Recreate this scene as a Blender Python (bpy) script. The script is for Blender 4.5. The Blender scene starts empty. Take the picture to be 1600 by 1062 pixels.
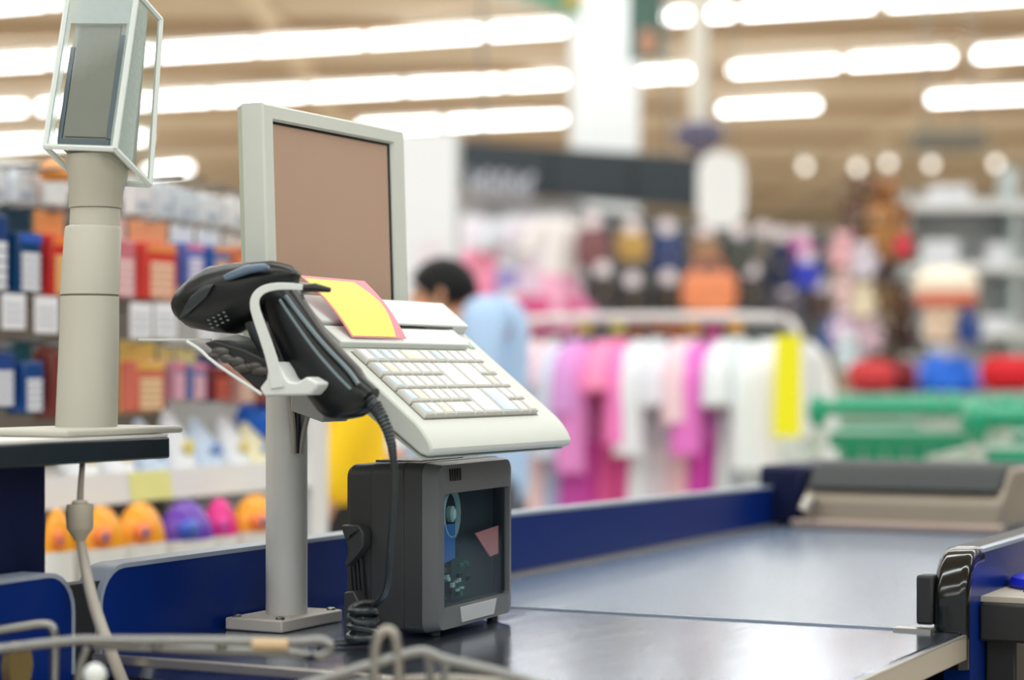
import bpy, bmesh, math, random
from mathutils import Vector, Matrix
random.seed(7)
SC = bpy.context.scene
COL = SC.collection
PI = math.pi

# ---------------------------------------------------------------- camera
# world: Y runs along the checkout belt (away), X to the till side, Z up
YAW = math.radians(26.8)
S, C = math.sin(YAW), math.cos(YAW)
F, HY, EYE = 3300.0, 582.0, 1.17
cam = bpy.data.cameras.new('camera')
cam.sensor_width = 36
cam.lens = F * 36 / 1600
cam.shift_y = (HY - 531) / 1600
cam.dof.use_dof = True
cam.dof.focus_distance = 2.19
cam.dof.aperture_fstop = 2.75
cam.clip_end = 200
co = bpy.data.objects.new('camera', cam)
co.location = (0, 0, EYE)
co.rotation_euler = (PI / 2, 0, YAW)
COL.objects.link(co)
SC.camera = co
SC.view_settings.view_transform = 'Standard'
SC.view_settings.look = 'None'
SC.view_settings.exposure = 0.15
SC.view_settings.gamma = 1
SC.view_settings.use_curve_mapping = False

# ---------------------------------------------------------------- world + overhead light rows
wd = bpy.data.worlds.new('world')
wd.use_nodes = True
wd.node_tree.nodes['Background'].inputs[0].default_value = (.94, .99, 1.0, 1)
wd.node_tree.nodes['Background'].inputs[1].default_value = 0.55
SC.world = wd


def c2w(x, y, z):
    return Vector((C * x - S * y, S * x + C * y, z))


def area_row(x, y, z, sx, sy, power, rot=0):
    l = bpy.data.lights.new('light_row', 'AREA')
    l.shape = 'RECTANGLE'
    l.size, l.size_y = sx, sy
    l.energy = power
    l.color = (.93, .99, 1)
    o = bpy.data.objects.new('light_row', l)
    o.location = c2w(x, y, z)
    o.rotation_euler = (0, 0, YAW)
    COL.objects.link(o)


for yy in (-5, -2, 1.2, 4.2, 7.4, 10.4, 13.4):
    area_row(0, yy, 4.25, 16, .22, 215)
for yy in (18, 22.5, 27, 32, 38):
    area_row(0, yy, 4.25, 30, .22, 430)  # added area lights without fixtures, to brighten the far floor and ceiling

# ---------------------------------------------------------------- helpers


def ab(px, py):
    return (px - 800) / F, (HY - py) / F


def ray(px, py, d):
    a, b = ab(px, py)
    return Vector((d * (C * a - S), d * (S * a + C), EYE + b * d))


def at(px, py, d):
    return ray(px, py, d)


def atX(px, py, X):
    a, b = ab(px, py)
    return ray(px, py, X / (C * a - S))


def atY(px, py, Y):
    a, b = ab(px, py)
    return ray(px, py, Y / (S * a + C))


def atZ(px, py, Z):
    a, b = ab(px, py)
    return ray(px, py, (Z - EYE) / b)


def lin(c):
    c /= 255
    return c / 12.92 if c <= .04045 else ((c + .055) / 1.055) ** 2.4


MATS = {}


def mat(name, rgb, rough=.5, metal=0.0, var=.06, scale=12.0, bump=0.0, emit=0.0, coat=0.0, stretch=None, spec=.5, sheen=0):
    """procedural principled material; rgb is sRGB 0..255"""
    if name in MATS:
        return MATS[name]
    m = bpy.data.materials.new(name)
    m.use_nodes = True
    nt = m.node_tree
    b = nt.nodes['Principled BSDF']
    col = (lin(rgb[0]), lin(rgb[1]), lin(rgb[2]), 1)
    tc = nt.nodes.new('ShaderNodeTexCoord')
    mp = nt.nodes.new('ShaderNodeMapping')
    if stretch:
        mp.inputs['Scale'].default_value = stretch
    nz = nt.nodes.new('ShaderNodeTexNoise')
    nz.inputs['Scale'].default_value = scale
    nz.inputs['Detail'].default_value = 4
    nt.links.new(tc.outputs['Object'], mp.inputs['Vector'])
    nt.links.new(mp.outputs['Vector'], nz.inputs['Vector'])
    mx = nt.nodes.new('ShaderNodeMix')
    mx.data_type = 'RGBA'
    mx.inputs['A'].default_value = tuple(max(0, v * (1 - var)) for v in col[:3]) + (1,)
    mx.inputs['B'].default_value = tuple(min(1, v * (1 + var)) for v in col[:3]) + (1,)
    nt.links.new(nz.outputs['Fac'], mx.inputs['Factor'])
    nt.links.new(mx.outputs['Result'], b.inputs['Base Color'])
    b.inputs['Roughness'].default_value = rough
    b.inputs['Metallic'].default_value = metal
    b.inputs['Specular IOR Level'].default_value = spec
    b.inputs['Coat Weight'].default_value = coat
    b.inputs['Sheen Weight'].default_value = sheen
    if bump:
        bp = nt.nodes.new('ShaderNodeBump')
        bp.inputs['Strength'].default_value = bump
        bp.inputs['Distance'].default_value = .002
        nt.links.new(nz.outputs['Fac'], bp.inputs['Height'])
        nt.links.new(bp.outputs['Normal'], b.inputs['Normal'])
    if emit:
        b.inputs['Emission Color'].default_value = col
        b.inputs['Emission Strength'].default_value = emit
    MATS[name] = m
    return m


def glass(name, tint=(235, 245, 242), rough=.02, clear=.8):
    """thin clear plastic / glass: fresnel mix of gloss and transparency"""
    if name in MATS:
        return MATS[name]
    m = bpy.data.materials.new(name)
    m.use_nodes = True
    nt = m.node_tree
    nt.nodes.remove(nt.nodes['Principled BSDF'])
    out = nt.nodes['Material Output']
    tr = nt.nodes.new('ShaderNodeBsdfTransparent')
    tr.inputs[0].default_value = (lin(tint[0]), lin(tint[1]), lin(tint[2]), 1)
    gl = nt.nodes.new('ShaderNodeBsdfGlossy')
    gl.inputs['Roughness'].default_value = rough
    lw = nt.nodes.new('ShaderNodeLayerWeight')
    lw.inputs['Blend'].default_value = .5
    pw = nt.nodes.new('ShaderNodeMath')
    pw.operation = 'POWER'
    pw.inputs[1].default_value = 5
    nt.links.new(lw.outputs['Facing'], pw.inputs[0])
    fr = nt.nodes.new('ShaderNodeMath')
    fr.operation = 'MULTIPLY'
    fr.inputs[1].default_value = .9
    nt.links.new(pw.outputs[0], fr.inputs[0])
    ad = nt.nodes.new('ShaderNodeMath')
    ad.operation = 'ADD'
    ad.inputs[1].default_value = 1 - clear
    ad.use_clamp = True
    mx = nt.nodes.new('ShaderNodeMixShader')
    nt.links.new(fr.outputs[0], ad.inputs[0])
    nt.links.new(ad.outputs[0], mx.inputs[0])
    nt.links.new(tr.outputs[0], mx.inputs[1])
    nt.links.new(gl.outputs[0], mx.inputs[2])
    nt.links.new(mx.outputs[0], out.inputs['Surface'])
    MATS[name] = m
    return m


def frost(name, rgb, fac):
    """milky clear plastic: part transparent, part diffuse"""
    m = bpy.data.materials.new(name)
    m.use_nodes = True
    nt = m.node_tree
    nt.nodes.remove(nt.nodes['Principled BSDF'])
    tr = nt.nodes.new('ShaderNodeBsdfTransparent')
    df = nt.nodes.new('ShaderNodeBsdfDiffuse')
    df.inputs[0].default_value = (lin(rgb[0]), lin(rgb[1]), lin(rgb[2]), 1)
    nz = nt.nodes.new('ShaderNodeTexNoise')
    nz.inputs['Scale'].default_value = 40
    mr = nt.nodes.new('ShaderNodeMapRange')
    mr.inputs['To Min'].default_value = fac * .8
    mr.inputs['To Max'].default_value = min(1, fac * 1.2)
    nt.links.new(nz.outputs['Fac'], mr.inputs['Value'])
    mx = nt.nodes.new('ShaderNodeMixShader')
    nt.links.new(mr.outputs[0], mx.inputs[0])
    nt.links.new(tr.outputs[0], mx.inputs[1])
    nt.links.new(df.outputs[0], mx.inputs[2])
    nt.links.new(mx.outputs[0], nt.nodes['Material Output'].inputs['Surface'])
    MATS[name] = m
    return m


ORG = {}


def setprops(o, label=None, cat=None, group=None, kind=None):
    if label:
        o['label'] = label
    if cat:
        o['category'] = cat
    if group:
        o['group'] = group
    if kind:
        o['kind'] = kind
    return o


def thing(name, label, cat, loc, group=None, rotz=0.0):
    o = bpy.data.objects.new(name, None)
    o.empty_display_size = .05
    COL.objects.link(o)
    o.location = loc
    o.rotation_euler = (0, 0, rotz)
    setprops(o, label, cat, group)
    ORG[o.name] = Vector(loc)
    return o


class MB:
    def __init__(self):
        self.v, self.f, self.mi = [], [], []

    def add(self, vs, fs, m=0):
        n = len(self.v)
        self.v += [Vector(p) for p in vs]
        self.f += [tuple(i + n for i in f) for f in fs]
        self.mi += [m] * len(fs)
        return self

    def box(self, c, s, m=0, rot=None):
        c = Vector(c)
        pts = []
        for i in (-.5, .5):
            for j in (-.5, .5):
                for k in (-.5, .5):
                    p = Vector((i * s[0], j * s[1], k * s[2]))
                    if rot is not None:
                        p = rot @ p
                    pts.append(c + p)
        return self.add(pts, [(0, 1, 3, 2), (4, 6, 7, 5), (0, 4, 5, 1), (2, 3, 7, 6), (0, 2, 6, 4), (1, 5, 7, 3)], m)

    def box2(self, a, b, m=0):
        a, b = Vector(a), Vector(b)
        return self.box((a + b) / 2, [abs(b[i] - a[i]) for i in range(3)], m)

    def para(self, o, e1, e2, e3, m=0):
        o, e1, e2, e3 = map(Vector, (o, e1, e2, e3))
        p = [o + i * e1 + j * e2 + k * e3 for i in (0, 1) for j in (0, 1) for k in (0, 1)]
        return self.add(p, [(0, 1, 3, 2), (4, 6, 7, 5), (0, 4, 5, 1), (2, 3, 7, 6), (0, 2, 6, 4), (1, 5, 7, 3)], m)

    def prism(self, poly, off, m=0):
        """poly: list of 3D points, extruded by vector off"""
        n = len(poly)
        off = Vector(off)
        a = [Vector(p) for p in poly]
        vs = a + [p + off for p in a]
        fs = [tuple(range(n))[::-1], tuple(range(n, 2 * n))]
        fs += [(i, (i + 1) % n, n + (i + 1) % n, n + i) for i in range(n)]
        return self.add(vs, fs, m)

    def loft(self, rings, m=0, caps=True, close=False):
        n = len(rings[0])
        vs = [p for r in rings for p in r]
        fs = []
        R = len(rings)
        for k in range(R if close else R - 1):
            a, b = k * n, ((k + 1) % R) * n
            fs += [(a + i, a + (i + 1) % n, b + (i + 1) % n, b + i) for i in range(n)]
        if caps and not close:
            fs += [tuple(range(n))[::-1], tuple(range((R - 1) * n, R * n))]
        return self.add(vs, fs, m)

    def tube(self, path, r, n=8, m=0, closed=False, smooth=0):
        P = [Vector(p) for p in path]
        rr = list(r) if isinstance(r, (list, tuple)) else [r] * len(P)
        for _ in range(smooth):
            Q, q = [P[0]], [rr[0]]
            for i in range(len(P) - 1):
                Q += [P[i].lerp(P[i + 1], .25), P[i].lerp(P[i + 1], .75)]
                q += [rr[i] * .75 + rr[i + 1] * .25, rr[i] * .25 + rr[i + 1] * .75]
            P, rr = Q + [P[-1]], q + [rr[-1]]
        rings = []
        up = None
        for i, p in enumerate(P):
            if closed:
                t = P[(i + 1) % len(P)] - P[i - 1]
            else:
                t = P[min(i + 1, len(P) - 1)] - P[max(i - 1, 0)]
            t = t.normalized() if t.length > 1e-9 else Vector((0, 0, 1))
            if up is None:
                up = t.orthogonal().normalized()
            up = (up - t * up.dot(t))
            up = up.normalized() if up.length > 1e-6 else t.orthogonal().normalized()
            s = t.cross(up)
            rings.append([p + rr[i] * (math.cos(2 * PI * k / n) * up + math.sin(2 * PI * k / n) * s) for k in range(n)])
        return self.loft(rings, m, close=closed)

    def lathe(self, prof, c=(0, 0, 0), n=20, m=0, sx=1, sy=1):
        c = Vector(c)
        rings = [[c + Vector((sx * r * math.cos(2 * PI * k / n), sy * r * math.sin(2 * PI * k / n), z)) for k in range(n)] for r, z in prof]
        return self.loft(rings, m)

    def ell(self, c, r, n=14, k=8, m=0, rot=None):
        c = Vector(c)
        r = r if isinstance(r, (tuple, list)) else (r, r, r)
        rings = []
        for i in range(k + 1):
            t = -PI / 2 + PI * min(max(i / k, .02), .98)
            ring = []
            for j in range(n):
                p = Vector((r[0] * math.cos(t) * math.cos(2 * PI * j / n), r[1] * math.cos(t) * math.sin(2 * PI * j / n), r[2] * math.sin(t)))
                ring.append(c + (rot @ p if rot is not None else p))
            rings.append(ring)
        return self.loft(rings, m)

    def build(self, name, mats, parent=None, bevel=0, seg=2, angle=38, sub=0, local=False, kind=None, label=None, origin=None):
        me = bpy.data.meshes.new(name)
        if parent is not None and not local:
            r = parent
            while r.parent:
                r = r.parent
            o0 = ORG.get(r.name, r.location.copy())
            rz = Matrix.Rotation(-r.rotation_euler.z, 3, 'Z')
            vs = [rz @ (p - o0) for p in self.v]
        elif parent is None:
            if origin is None:
                n = len(self.v)
                lo = [min(p[i] for p in self.v) for i in range(3)]
                hi = [max(p[i] for p in self.v) for i in range(3)]
                origin = Vector(((lo[0] + hi[0]) / 2, (lo[1] + hi[1]) / 2, lo[2]))
            vs = [p - Vector(origin) for p in self.v]
        else:
            vs = self.v
        me.from_pydata([tuple(p) for p in vs], [], self.f)
        if not isinstance(mats, (list, tuple)):
            mats = [mats]
        for q in mats:
            me.materials.append(q)
        if len(mats) > 1:
            me.polygons.foreach_set('material_index', self.mi)
        bm = bmesh.new()
        bm.from_mesh(me)
        bmesh.ops.recalc_face_normals(bm, faces=bm.faces)
        bm.to_mesh(me)
        bm.free()
        me.polygons.foreach_set('use_smooth', [True] * len(me.polygons))
        me.set_sharp_from_angle(angle=math.radians(angle))
        o = bpy.data.objects.new(name, me)
        COL.objects.link(o)
        if parent is not None:
            o.parent = parent
        else:
            o.location = origin
        if bevel:
            bv = o.modifiers.new('bevel', 'BEVEL')
            bv.width = bevel
            bv.segments = seg
            bv.limit_method = 'ANGLE'
            bv.angle_limit = math.radians(40)
        if sub:
            sd = o.modifiers.new('sub', 'SUBSURF')
            sd.levels = sd.render_levels = sub
        setprops(o, label, None, None, kind)
        return o


def kids(o):
    return [c for c in KID.get(o.name, [])]


def dup(root, loc, label=None, rotz=None, group=None):
    r = root.copy()
    COL.objects.link(r)
    r.location = loc
    if rotz is not None:
        r.rotation_euler = (0, 0, rotz)
    if label:
        r['label'] = label
    if group:
        r['group'] = group
    ORG[r.name] = Vector(loc)
    for ch in list(root.children):
        c = ch.copy()
        COL.objects.link(c)
        c.parent = r
        for g in list(ch.children):
            d = g.copy()
            COL.objects.link(d)
            d.parent = c
    return r


def rrect(w, h, r, n=4):
    """2D rounded rectangle, centred"""
    pts = []
    for cx, cy, a0 in ((w / 2 - r, h / 2 - r, 0), (-w / 2 + r, h / 2 - r, 90), (-w / 2 + r, -h / 2 + r, 180), (w / 2 - r, -h / 2 + r, 270)):
        for i in range(n + 1):
            a = math.radians(a0 + 90 * i / n)
            pts.append((cx + r * math.cos(a), cy + r * math.sin(a)))
    return pts


# ---------------------------------------------------------------- materials
M = dict(
    cream=mat('cream_plastic', (202, 207, 200), .38, var=.03),
    creamdk=mat('cream_plastic_aged', (188, 194, 178), .4, var=.04),
    white=mat('white_plastic', (214, 219, 216), .35, var=.03),
    keywhite=mat('key_white', (206, 205, 198), .35, var=.02),
    keylabel=mat('key_label_white', (232, 233, 238), .25, var=.02),
    keyblue=mat('key_label_blue', (190, 206, 222), .3, var=.05),
    keycream=mat('key_label_cream', (234, 228, 200), .3, var=.03),
    black=mat('black_plastic', (17, 20, 22), .34, var=.1, spec=.35),
    blackmat=mat('black_rubber', (22, 24, 26), .55, var=.1),
    blackgloss=mat('black_gloss', (14, 18, 18), .12, var=.1),
    grip=mat('dark_grip', (38, 46, 50), .38, var=.1),
    boxgrey=mat('dark_grey_plastic', (50, 51, 51), .45, var=.06),
    boxfront=mat('mid_grey_plastic', (92, 94, 95), .4, var=.05),
    silver=mat('silver_plastic', (170, 172, 172), .35, var=.04),
    blue=mat('blue_laminate', (3, 36, 106), .3, var=.05, spec=.2),
    navy=mat('navy_laminate', (6, 16, 56), .5, var=.05, spec=.25),
    edge=mat('pale_edge_trim', (140, 150, 166), .38, spec=.4),
    steel=mat('brushed_steel', (150, 161, 180), .17, metal=.95, var=.12, scale=5, bump=.25, stretch=(6, 1.5, 1)),
    steelside=mat('satin_steel', (176, 172, 164), .3, metal=.8, var=.05),
    chrome=mat('worn_chrome', (136, 137, 136), .28, metal=.92, var=.08),
    belt=mat('belt_rubber', (100, 116, 138), .26, var=.1, scale=30, bump=.05, spec=.9),
    polewhite=mat('white_painted_steel', (200, 199, 195), .38, var=.03),
    beigeplate=mat('beige_painted_plate', (190, 184, 176), .45, var=.06),
    hoodgrey=mat('hood_beige_steel', (150, 140, 126), .4, metal=.3, var=.08),
    hooddark=mat('hood_dark', (30, 37, 40), .6, var=.08),
    lamp=mat('lamp_tube', (250, 253, 255), .5, emit=8.0, var=0),
    lamphouse=mat('lamp_housing', (236, 234, 228), .5, var=.02),
)

# ================================================================ SETTING
def struct(name, mb, m, **k):
    o = mb.build(name, m, **k)
    o['kind'] = 'structure'
    return o


def cbox(x0, x1, y0, y1, z0, z1, mb=None, m=0):
    """box in the store's own axes (x across the view, y along it)"""
    mb = mb or MB()
    return mb.para(c2w(x0, y0, z0), c2w(x1 - x0, 0, 0), c2w(0, y1 - y0, 0), Vector((0, 0, z1 - z0)), m)


CEIL = 4.42
struct('floor', cbox(-24, 24, -8, 43, -.1, 0), mat('floor_vinyl', (214, 204, 188), .3, var=.05, scale=2))
struct('ceiling', cbox(-24, 24, -8, 43, CEIL, CEIL + .1), mat('ceiling_board', (204, 186, 162), .8, var=.1, scale=.5))
struct('wall_back', cbox(-24, 24, 43, 43.2, 0, CEIL), mat('wall_paint', (190, 176, 156), .8, var=.05, scale=1))
struct('wall_left', cbox(-24.2, -24, -8, 43, 0, CEIL), mat('wall_paint', (0, 0, 0)))
struct('wall_right', cbox(24, 24.2, -8, 43, 0, CEIL), mat('wall_paint', (0, 0, 0)))
for i, yy in enumerate((16.6, 19.7, 22.6, 25.6, 29, 33, 37)):
    struct('trim_%d' % (i + 1), cbox(-23.9, 23.9, yy - .16, yy + .16, CEIL - .10, CEIL - .002), mat('beam_paint', (176, 150, 120), .7, var=.06, scale=1))
for i, xx in enumerate((-9, -2.2, 5, 12)):
    struct('trim_%d' % (i + 8), cbox(xx - .1, xx + .1, 12, 42.9, CEIL - .07, CEIL - .003), mat('beam_paint_light', (224, 206, 180), .7, var=.06, scale=1))

# column far behind the sign
cl = cbox(.40, .86, 14.2, 14.66, 0, CEIL)
struct('column', cl, mat('column_paint', (226, 228, 230), .6, var=.02), bevel=.02)

# ================================================================ CEILING LAMPS
ZL = 4.27
LAMPDIR = c2w(-math.sin(math.radians(68)), math.cos(math.radians(68)), 0)


def batten(px0, px1, py, label, group):
    """one fluorescent batten, from pixel column px0 to px1 on the row that passes py"""
    a = atZ(px0, py[0], ZL)
    b = atZ(px1, py[1], ZL)
    mid = (a + b) / 2
    d = (b - a)
    L = d.length
    d.normalize()
    s = Vector((-d.y, d.x, 0))
    t = thing('ceiling_lamp', label, 'lamp', mid, group)
    t2 = MB()
    t2.para(mid - d * L / 2 - s * .06 + Vector((0, 0, .06)), d * L, s * .12, Vector((0, 0, .09)))
    t2.build('housing', M['lamphouse'], t, bevel=.01)
    MB().tube([mid - d * (L / 2 - .03), mid + d * (L / 2 - .03)], .036, 10).build('tube', M['lamp'], t)
    w = MB()
    for k in (-.38, .38):
        w.tube([mid + d * L * k + Vector((0, 0, .15)), mid + d * L * k + Vector((0, 0, CEIL - ZL))], .006, 5)
    w.build('hanger_wire', M['chrome'], t)
    return t


ORD = ['first', 'second', 'third', 'fourth', 'fifth', 'sixth', 'seventh', 'eighth']
rows = [
    ('highest long row on the left', 100, 43, [(-95, 72), (80, 240), (247, 398), (402, 568), (574, 758), (764, 884)], 0, 895),
    ('second long row on the left', 171, 124, [(-60, 40), (60, 236), (240, 330), (334, 478), (484, 628), (634, 786), (792, 884)], 0, 890),
    ('third long row on the left', 226, 184, [(-60, 62), (66, 230), (560, 688), (698, 882)], 0, 890),
    ('fourth row low on the left', 268, 262, [(228, 296)], 230, 300),
    ('corner row at the top left', 8, 0, [(-60, 70), (76, 96)], 0, 95),
    ('highest row on the right', 28, -8, [(1036, 1148), (1158, 1368), (1384, 1620)], 1026, 1600),
    ('second row on the right', 120, 82, [(986, 1092), (1140, 1312), (1324, 1490), (1522, 1660)], 980, 1600),
    ('third row on the right', 172, 149, [(1124, 1280), (1450, 1640)], 1117, 1600),
]
for nm, yl, yr, segs, X0, X1 in rows:
    for k, (p0, p1) in enumerate(segs):
        f = lambda p: yl + (yr - yl) * (p - X0) / (X1 - X0)
        which = 'only' if len(segs) == 1 else ORD[k]
        batten(p0, p1, (f(p0), f(p1)), 'white fluorescent lamp, %s from the left in the %s' % (which, nm) if which != 'only' else 'short white fluorescent lamp alone in the %s' % nm, 'fluorescent ceiling lamps')
spots = [(1258, 260, 'round white spot lamp alone above the orange bag'), (1340, 262, 'round white spot lamp just left of the toy stand top'), (1388, 255, 'round white spot lamp right above the toy stand'),
         (1455, 257, 'round white spot lamp above the grey wall shelf'), (1556, 256, 'rightmost round white spot lamp near the right edge'), (1012, 4, 'round white spot lamp at the top beside the column')]
for px, py, lb in spots:
    d = 30 if py > 100 else 18.5
    p = at(px, py, d)
    t = thing('spot_lamp', lb, 'lamp', p, 'round spot lamps')
    MB().ell(p, .06, 10, 6).build('bulb', mat('bulb', (255, 252, 244), .5, emit=2.2, var=0), t)
    MB().lathe([(.09, .05), (.09, .16), (.02, .18), (.02, max(.2, CEIL - p.z))], p, 10).build('shade', M['lamphouse'], t)

# ================================================================ CHECKOUT COUNTER
CX0, CX1 = -1.275, -.57          # inner face of the far rail, till-side edge
YB0, YB1 = 2.168, 3.52           # belt front and back
YN = 1.622                       # near edge of the steel top
ctr = thing('checkout_counter', 'blue and steel supermarket checkout counter with a conveyor belt', 'checkout', (-.92, 2.5, 0))
wt = MB()
wt.box2((CX0, YN, .878), (CX1, YB0 - .006, .9))
wt.build('worktop', M['steel'], ctr, bevel=.004)
wf = MB()
wf.box2((CX1 - .001, YN, .872), (CX1 + .004, YB0 - .002, .8985))
wf.box2((CX0 + .01, YN - .006, .893), (CX1 + .004, YN - .0005, .9025))
wf.build('worktop_edge', M['steelside'], ctr, bevel=.0015)
b = MB()
b.box2((CX0 + .018, YB0, .87), (-.607, YB1 + .25, .8995))
b.build('conveyor_belt', M['belt'], ctr, bevel=.006, seg=3)
b = MB()
b.box2((CX0 + .018, YB0 - .0055, .88), (-.607, YB0 - .0005, .902))
b.build('belt_edge_strip', M['edge'], ctr)
b = MB()
b.box2((CX0, YB0, .87), (CX0 + .017, YB1 + .3, .903))
b.build('belt_guide', M['steelside'], ctr)
# lower body
b = MB()
b.box2((CX0, YN + .02, .06), (CX1 - .02, 2.05, .876))
b.build('body_panel', mat('body_dark', (44, 46, 48), .6, var=.05, spec=.15), ctr, bevel=.004)
b = MB()
b.box2((CX0, 2.3, .06), (CX1 - .04, YB1 + .3, .868))
b.build('belt_body', M['navy'], ctr, bevel=.004)


def rail(y0, y1, z0, z1a, z1b, x0, x1, rnd0=0, rnd1=0, trimname='rail_trim'):
    """upright blue side panel along the belt with rounded top corners and a pale edge strip"""
    prof = []
    if rnd0:
        for i in range(7):
            a = PI - PI / 2 * i / 6
            prof.append((y0 + rnd0 + rnd0 * math.cos(a), z1a - rnd0 + rnd0 * math.sin(a)))
    else:
        prof.append((y0, z1a))
    if rnd1:
        for i in range(7):
            a = PI / 2 - PI / 2 * i / 6
            prof.append((y1 - rnd1 + rnd1 * math.cos(a), z1b - rnd1 + rnd1 * math.sin(a)))
    else:
        prof.append((y1, z1b))
    pl = MB()
    pl.prism([(x0, y0, z0)] + [(x0, y, z) for y, z in prof] + [(x0, y1, z0)], (x1 - x0, 0, 0))
    r = pl.build('side_rail', M['blue'], ctr)
    tr = MB()
    pts = [(y0, z1a - rnd0 - .06)] * (1 if rnd0 else 0) + prof + ([(y1, z1b - rnd1 - .06)] if rnd1 else [])
    outer = []
    for k, (y, z) in enumerate(pts):
        outer.append((y, z))
    rings = []
    for k, (y, z) in enumerate(outer):
        q0 = Vector(outer[max(k - 1, 0)])
        q1 = Vector(outer[min(k + 1, len(outer) - 1)])
        t = (q1 - q0).normalized()
        nrm = Vector((-t.y, t.x))
        a, c2 = Vector((y, z)) - nrm * .0005, Vector((y, z)) + nrm * .004
        rings.append([(x0 - .001, a.x, a.y), (x1 + .001, a.x, a.y), (x1 + .001, c2.x, c2.y), (x0 - .001, c2.x, c2.y)])
    tr.loft(rings)
    tr.build(trimname, M['edge'], r)
    return r


rail(1.645, 2.42, .6, .979, .979, CX0 - .03, CX0 - .001, rnd0=.035)
rail(2.422, 3.86, .6, .979, .962, CX0 - .03, CX0 - .001)
rail(.6, 1.60, .1, .979, .979, CX0 - .03, CX0 - .001, rnd1=.035)
b = MB()
b.box2((CX0 - .026, 1.59, .3), (CX0 - .006, 1.66, .968))
b.build('gap_filler', M['blackmat'], ctr)
b = MB()
b.box2((CX0 + .002, .9, .1), (CX0 + .03, 1.60, .86))
b.build('lower_panel', M['blue'], ctr, bevel=.003)
b = MB()
p = atX(28, 1040, CX0 + .035)
b.loft([[p + Vector((dx, .016 * math.cos(k * PI / 6), .022 * math.sin(k * PI / 6))) for k in range(12)] for dx in (-.006, .004)])
b.build('panel_lock', mat('aged_brass', (150, 130, 84), .4, metal=.6), ctr)
# small bright screw heads at the foot of the belt rail
for px, py in ((915, 889), (1137, 848), (1226, 831), (1030, 868)):
    p = atX(px, py, CX0 + .004)
    MB().ell(p, (.006, .006, .006), 8, 6).build('screw_head', M['chrome'], ctr)
# till-side rail
TX0, TX1 = -.604, -.57
b = MB()
pr = [(2.19, .3), (2.19, .935)]
for i in range(7):
    a = PI - PI / 2 * i / 6
    pr.append((2.225 + .035 * math.cos(a), .945 + .033 * math.sin(a)))
b.prism([(TX1 + .001, y, z) for y, z in pr] + [(TX1 + .001, 3.75, .978), (TX1 + .001, 3.75, .3)], (-.028, 0, 0))
rl = b.build('side_rail', M['blue'], ctr)
b = MB()
rings = []
for y, z in [(2.24, .978), (3.75, .978)]:
    rings.append([(TX1 - .008, y, z), (TX1 + .0025, y, z), (TX1 + .0025, y, z + .004), (TX1 - .008, y, z + .004)])
b.loft(rings)
b.build('rail_trim', M['edge'], rl)
b = MB()
b.box2((TX0 - .002, 2.24, .974), (TX1 - .0085, 3.75, .9812))
b.build('rail_cap', M['blackmat'], rl)
b = MB()
rings = []
path = [(2.178, .86), (2.178, .925), (2.181, .945), (2.19, .963), (2.204, .975), (2.22, .9795), (2.25, .9805)]
for k, (y, z) in enumerate(path):
    q0, q1 = Vector(path[max(k - 1, 0)]), Vector(path[min(k + 1, len(path) - 1)])
    t = (q1 - q0).normalized()
    nn = Vector((-t.y, t.x))
    ring = []
    for u, v in rrect(.037, .022, .009, 4):
        q = Vector((y, z)) + nn * (v - .008)
        ring.append(((TX0 + TX1) / 2 + u, q.x, q.y))
    rings.append(ring)
b.loft(rings)
b.build('rail_end_cap', M['blackgloss'], ctr, angle=60)
b = MB()
b.box2((-.623, 2.176, .905), (-.6045, 2.20, .957))
b.build('belt_sensor', M['blackmat'], ctr, bevel=.003)
b = MB()
b.box2((-.64, 2.15, .9), (-.60, 2.168, .9035))
b.build('sensor_bracket', M['steelside'], ctr)
# inner dark belt cheek on the till side
b = MB()
b.box2((-.6035, 2.2, .86), (-.5985, 3.75, .972))
b.build('belt_cheek', M['navy'], ctr)
# hood at the belt end
hood = MB()
hx0, hx1 = -1.215, -.862
hood.prism([(hx0, 3.525, .9), (hx0, 3.53, .955), (hx0, 3.60, 1.008), (hx0, 3.75, 1.008), (hx0, 3.75, .9)], (hx1 - hx0, 0, 0))
hd = hood.build('end_hood', M['hoodgrey'], ctr, bevel=.012, seg=3)
b = MB()
b.prism([(hx0 + .006, 3.528, .968), (hx0 + .006, 3.575, 1.003), (hx0 + .006, 3.60, 1.012), (hx0 + .006, 3.74, 1.012), (hx0 + .006, 3.74, .968)], (hx1 - hx0 - .012, 0, 0))
b.build('hood_cover', M['hooddark'], hd, bevel=.006)
b = MB()
b.box2((hx0 - .01, 3.495, .9), (hx1 + .006, 3.53, .915))
b.build('hood_lip', mat('hood_lip_steel', (168, 150, 142), .35, metal=.4), hd, bevel=.004)
b = MB()
b.box2((CX0 - .028, 3.55, .9), (hx0 - .004, 3.86, 1.006))
b.build('rail_end_block', M['navy'], ctr, bevel=.01)
b = MB()
b.tube([(-1.2, 3.50, .93), (-1.19, 3.51, .955)], .012, 10)
b.build('belt_knob', M['steelside'], ctr)
# side shelf on the till side
b = MB()
sh0 = Vector((-.569, 2.225, .925))
b.box2((-.569, 2.235, .926), (-.30, 2.55, .932))
b.build('side_shelf', mat('shelf_top_paper', (176, 168, 154), .5, var=.15, scale=40), ctr)
b = MB()
b.box2((-.5685, 2.225, .885), (-.30, 2.56, .9255))
b.box2((-.5685, 2.25, .2), (-.535, 2.29, .8848))
b.build('side_shelf_frame', M['blackmat'], ctr, bevel=.003)

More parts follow.
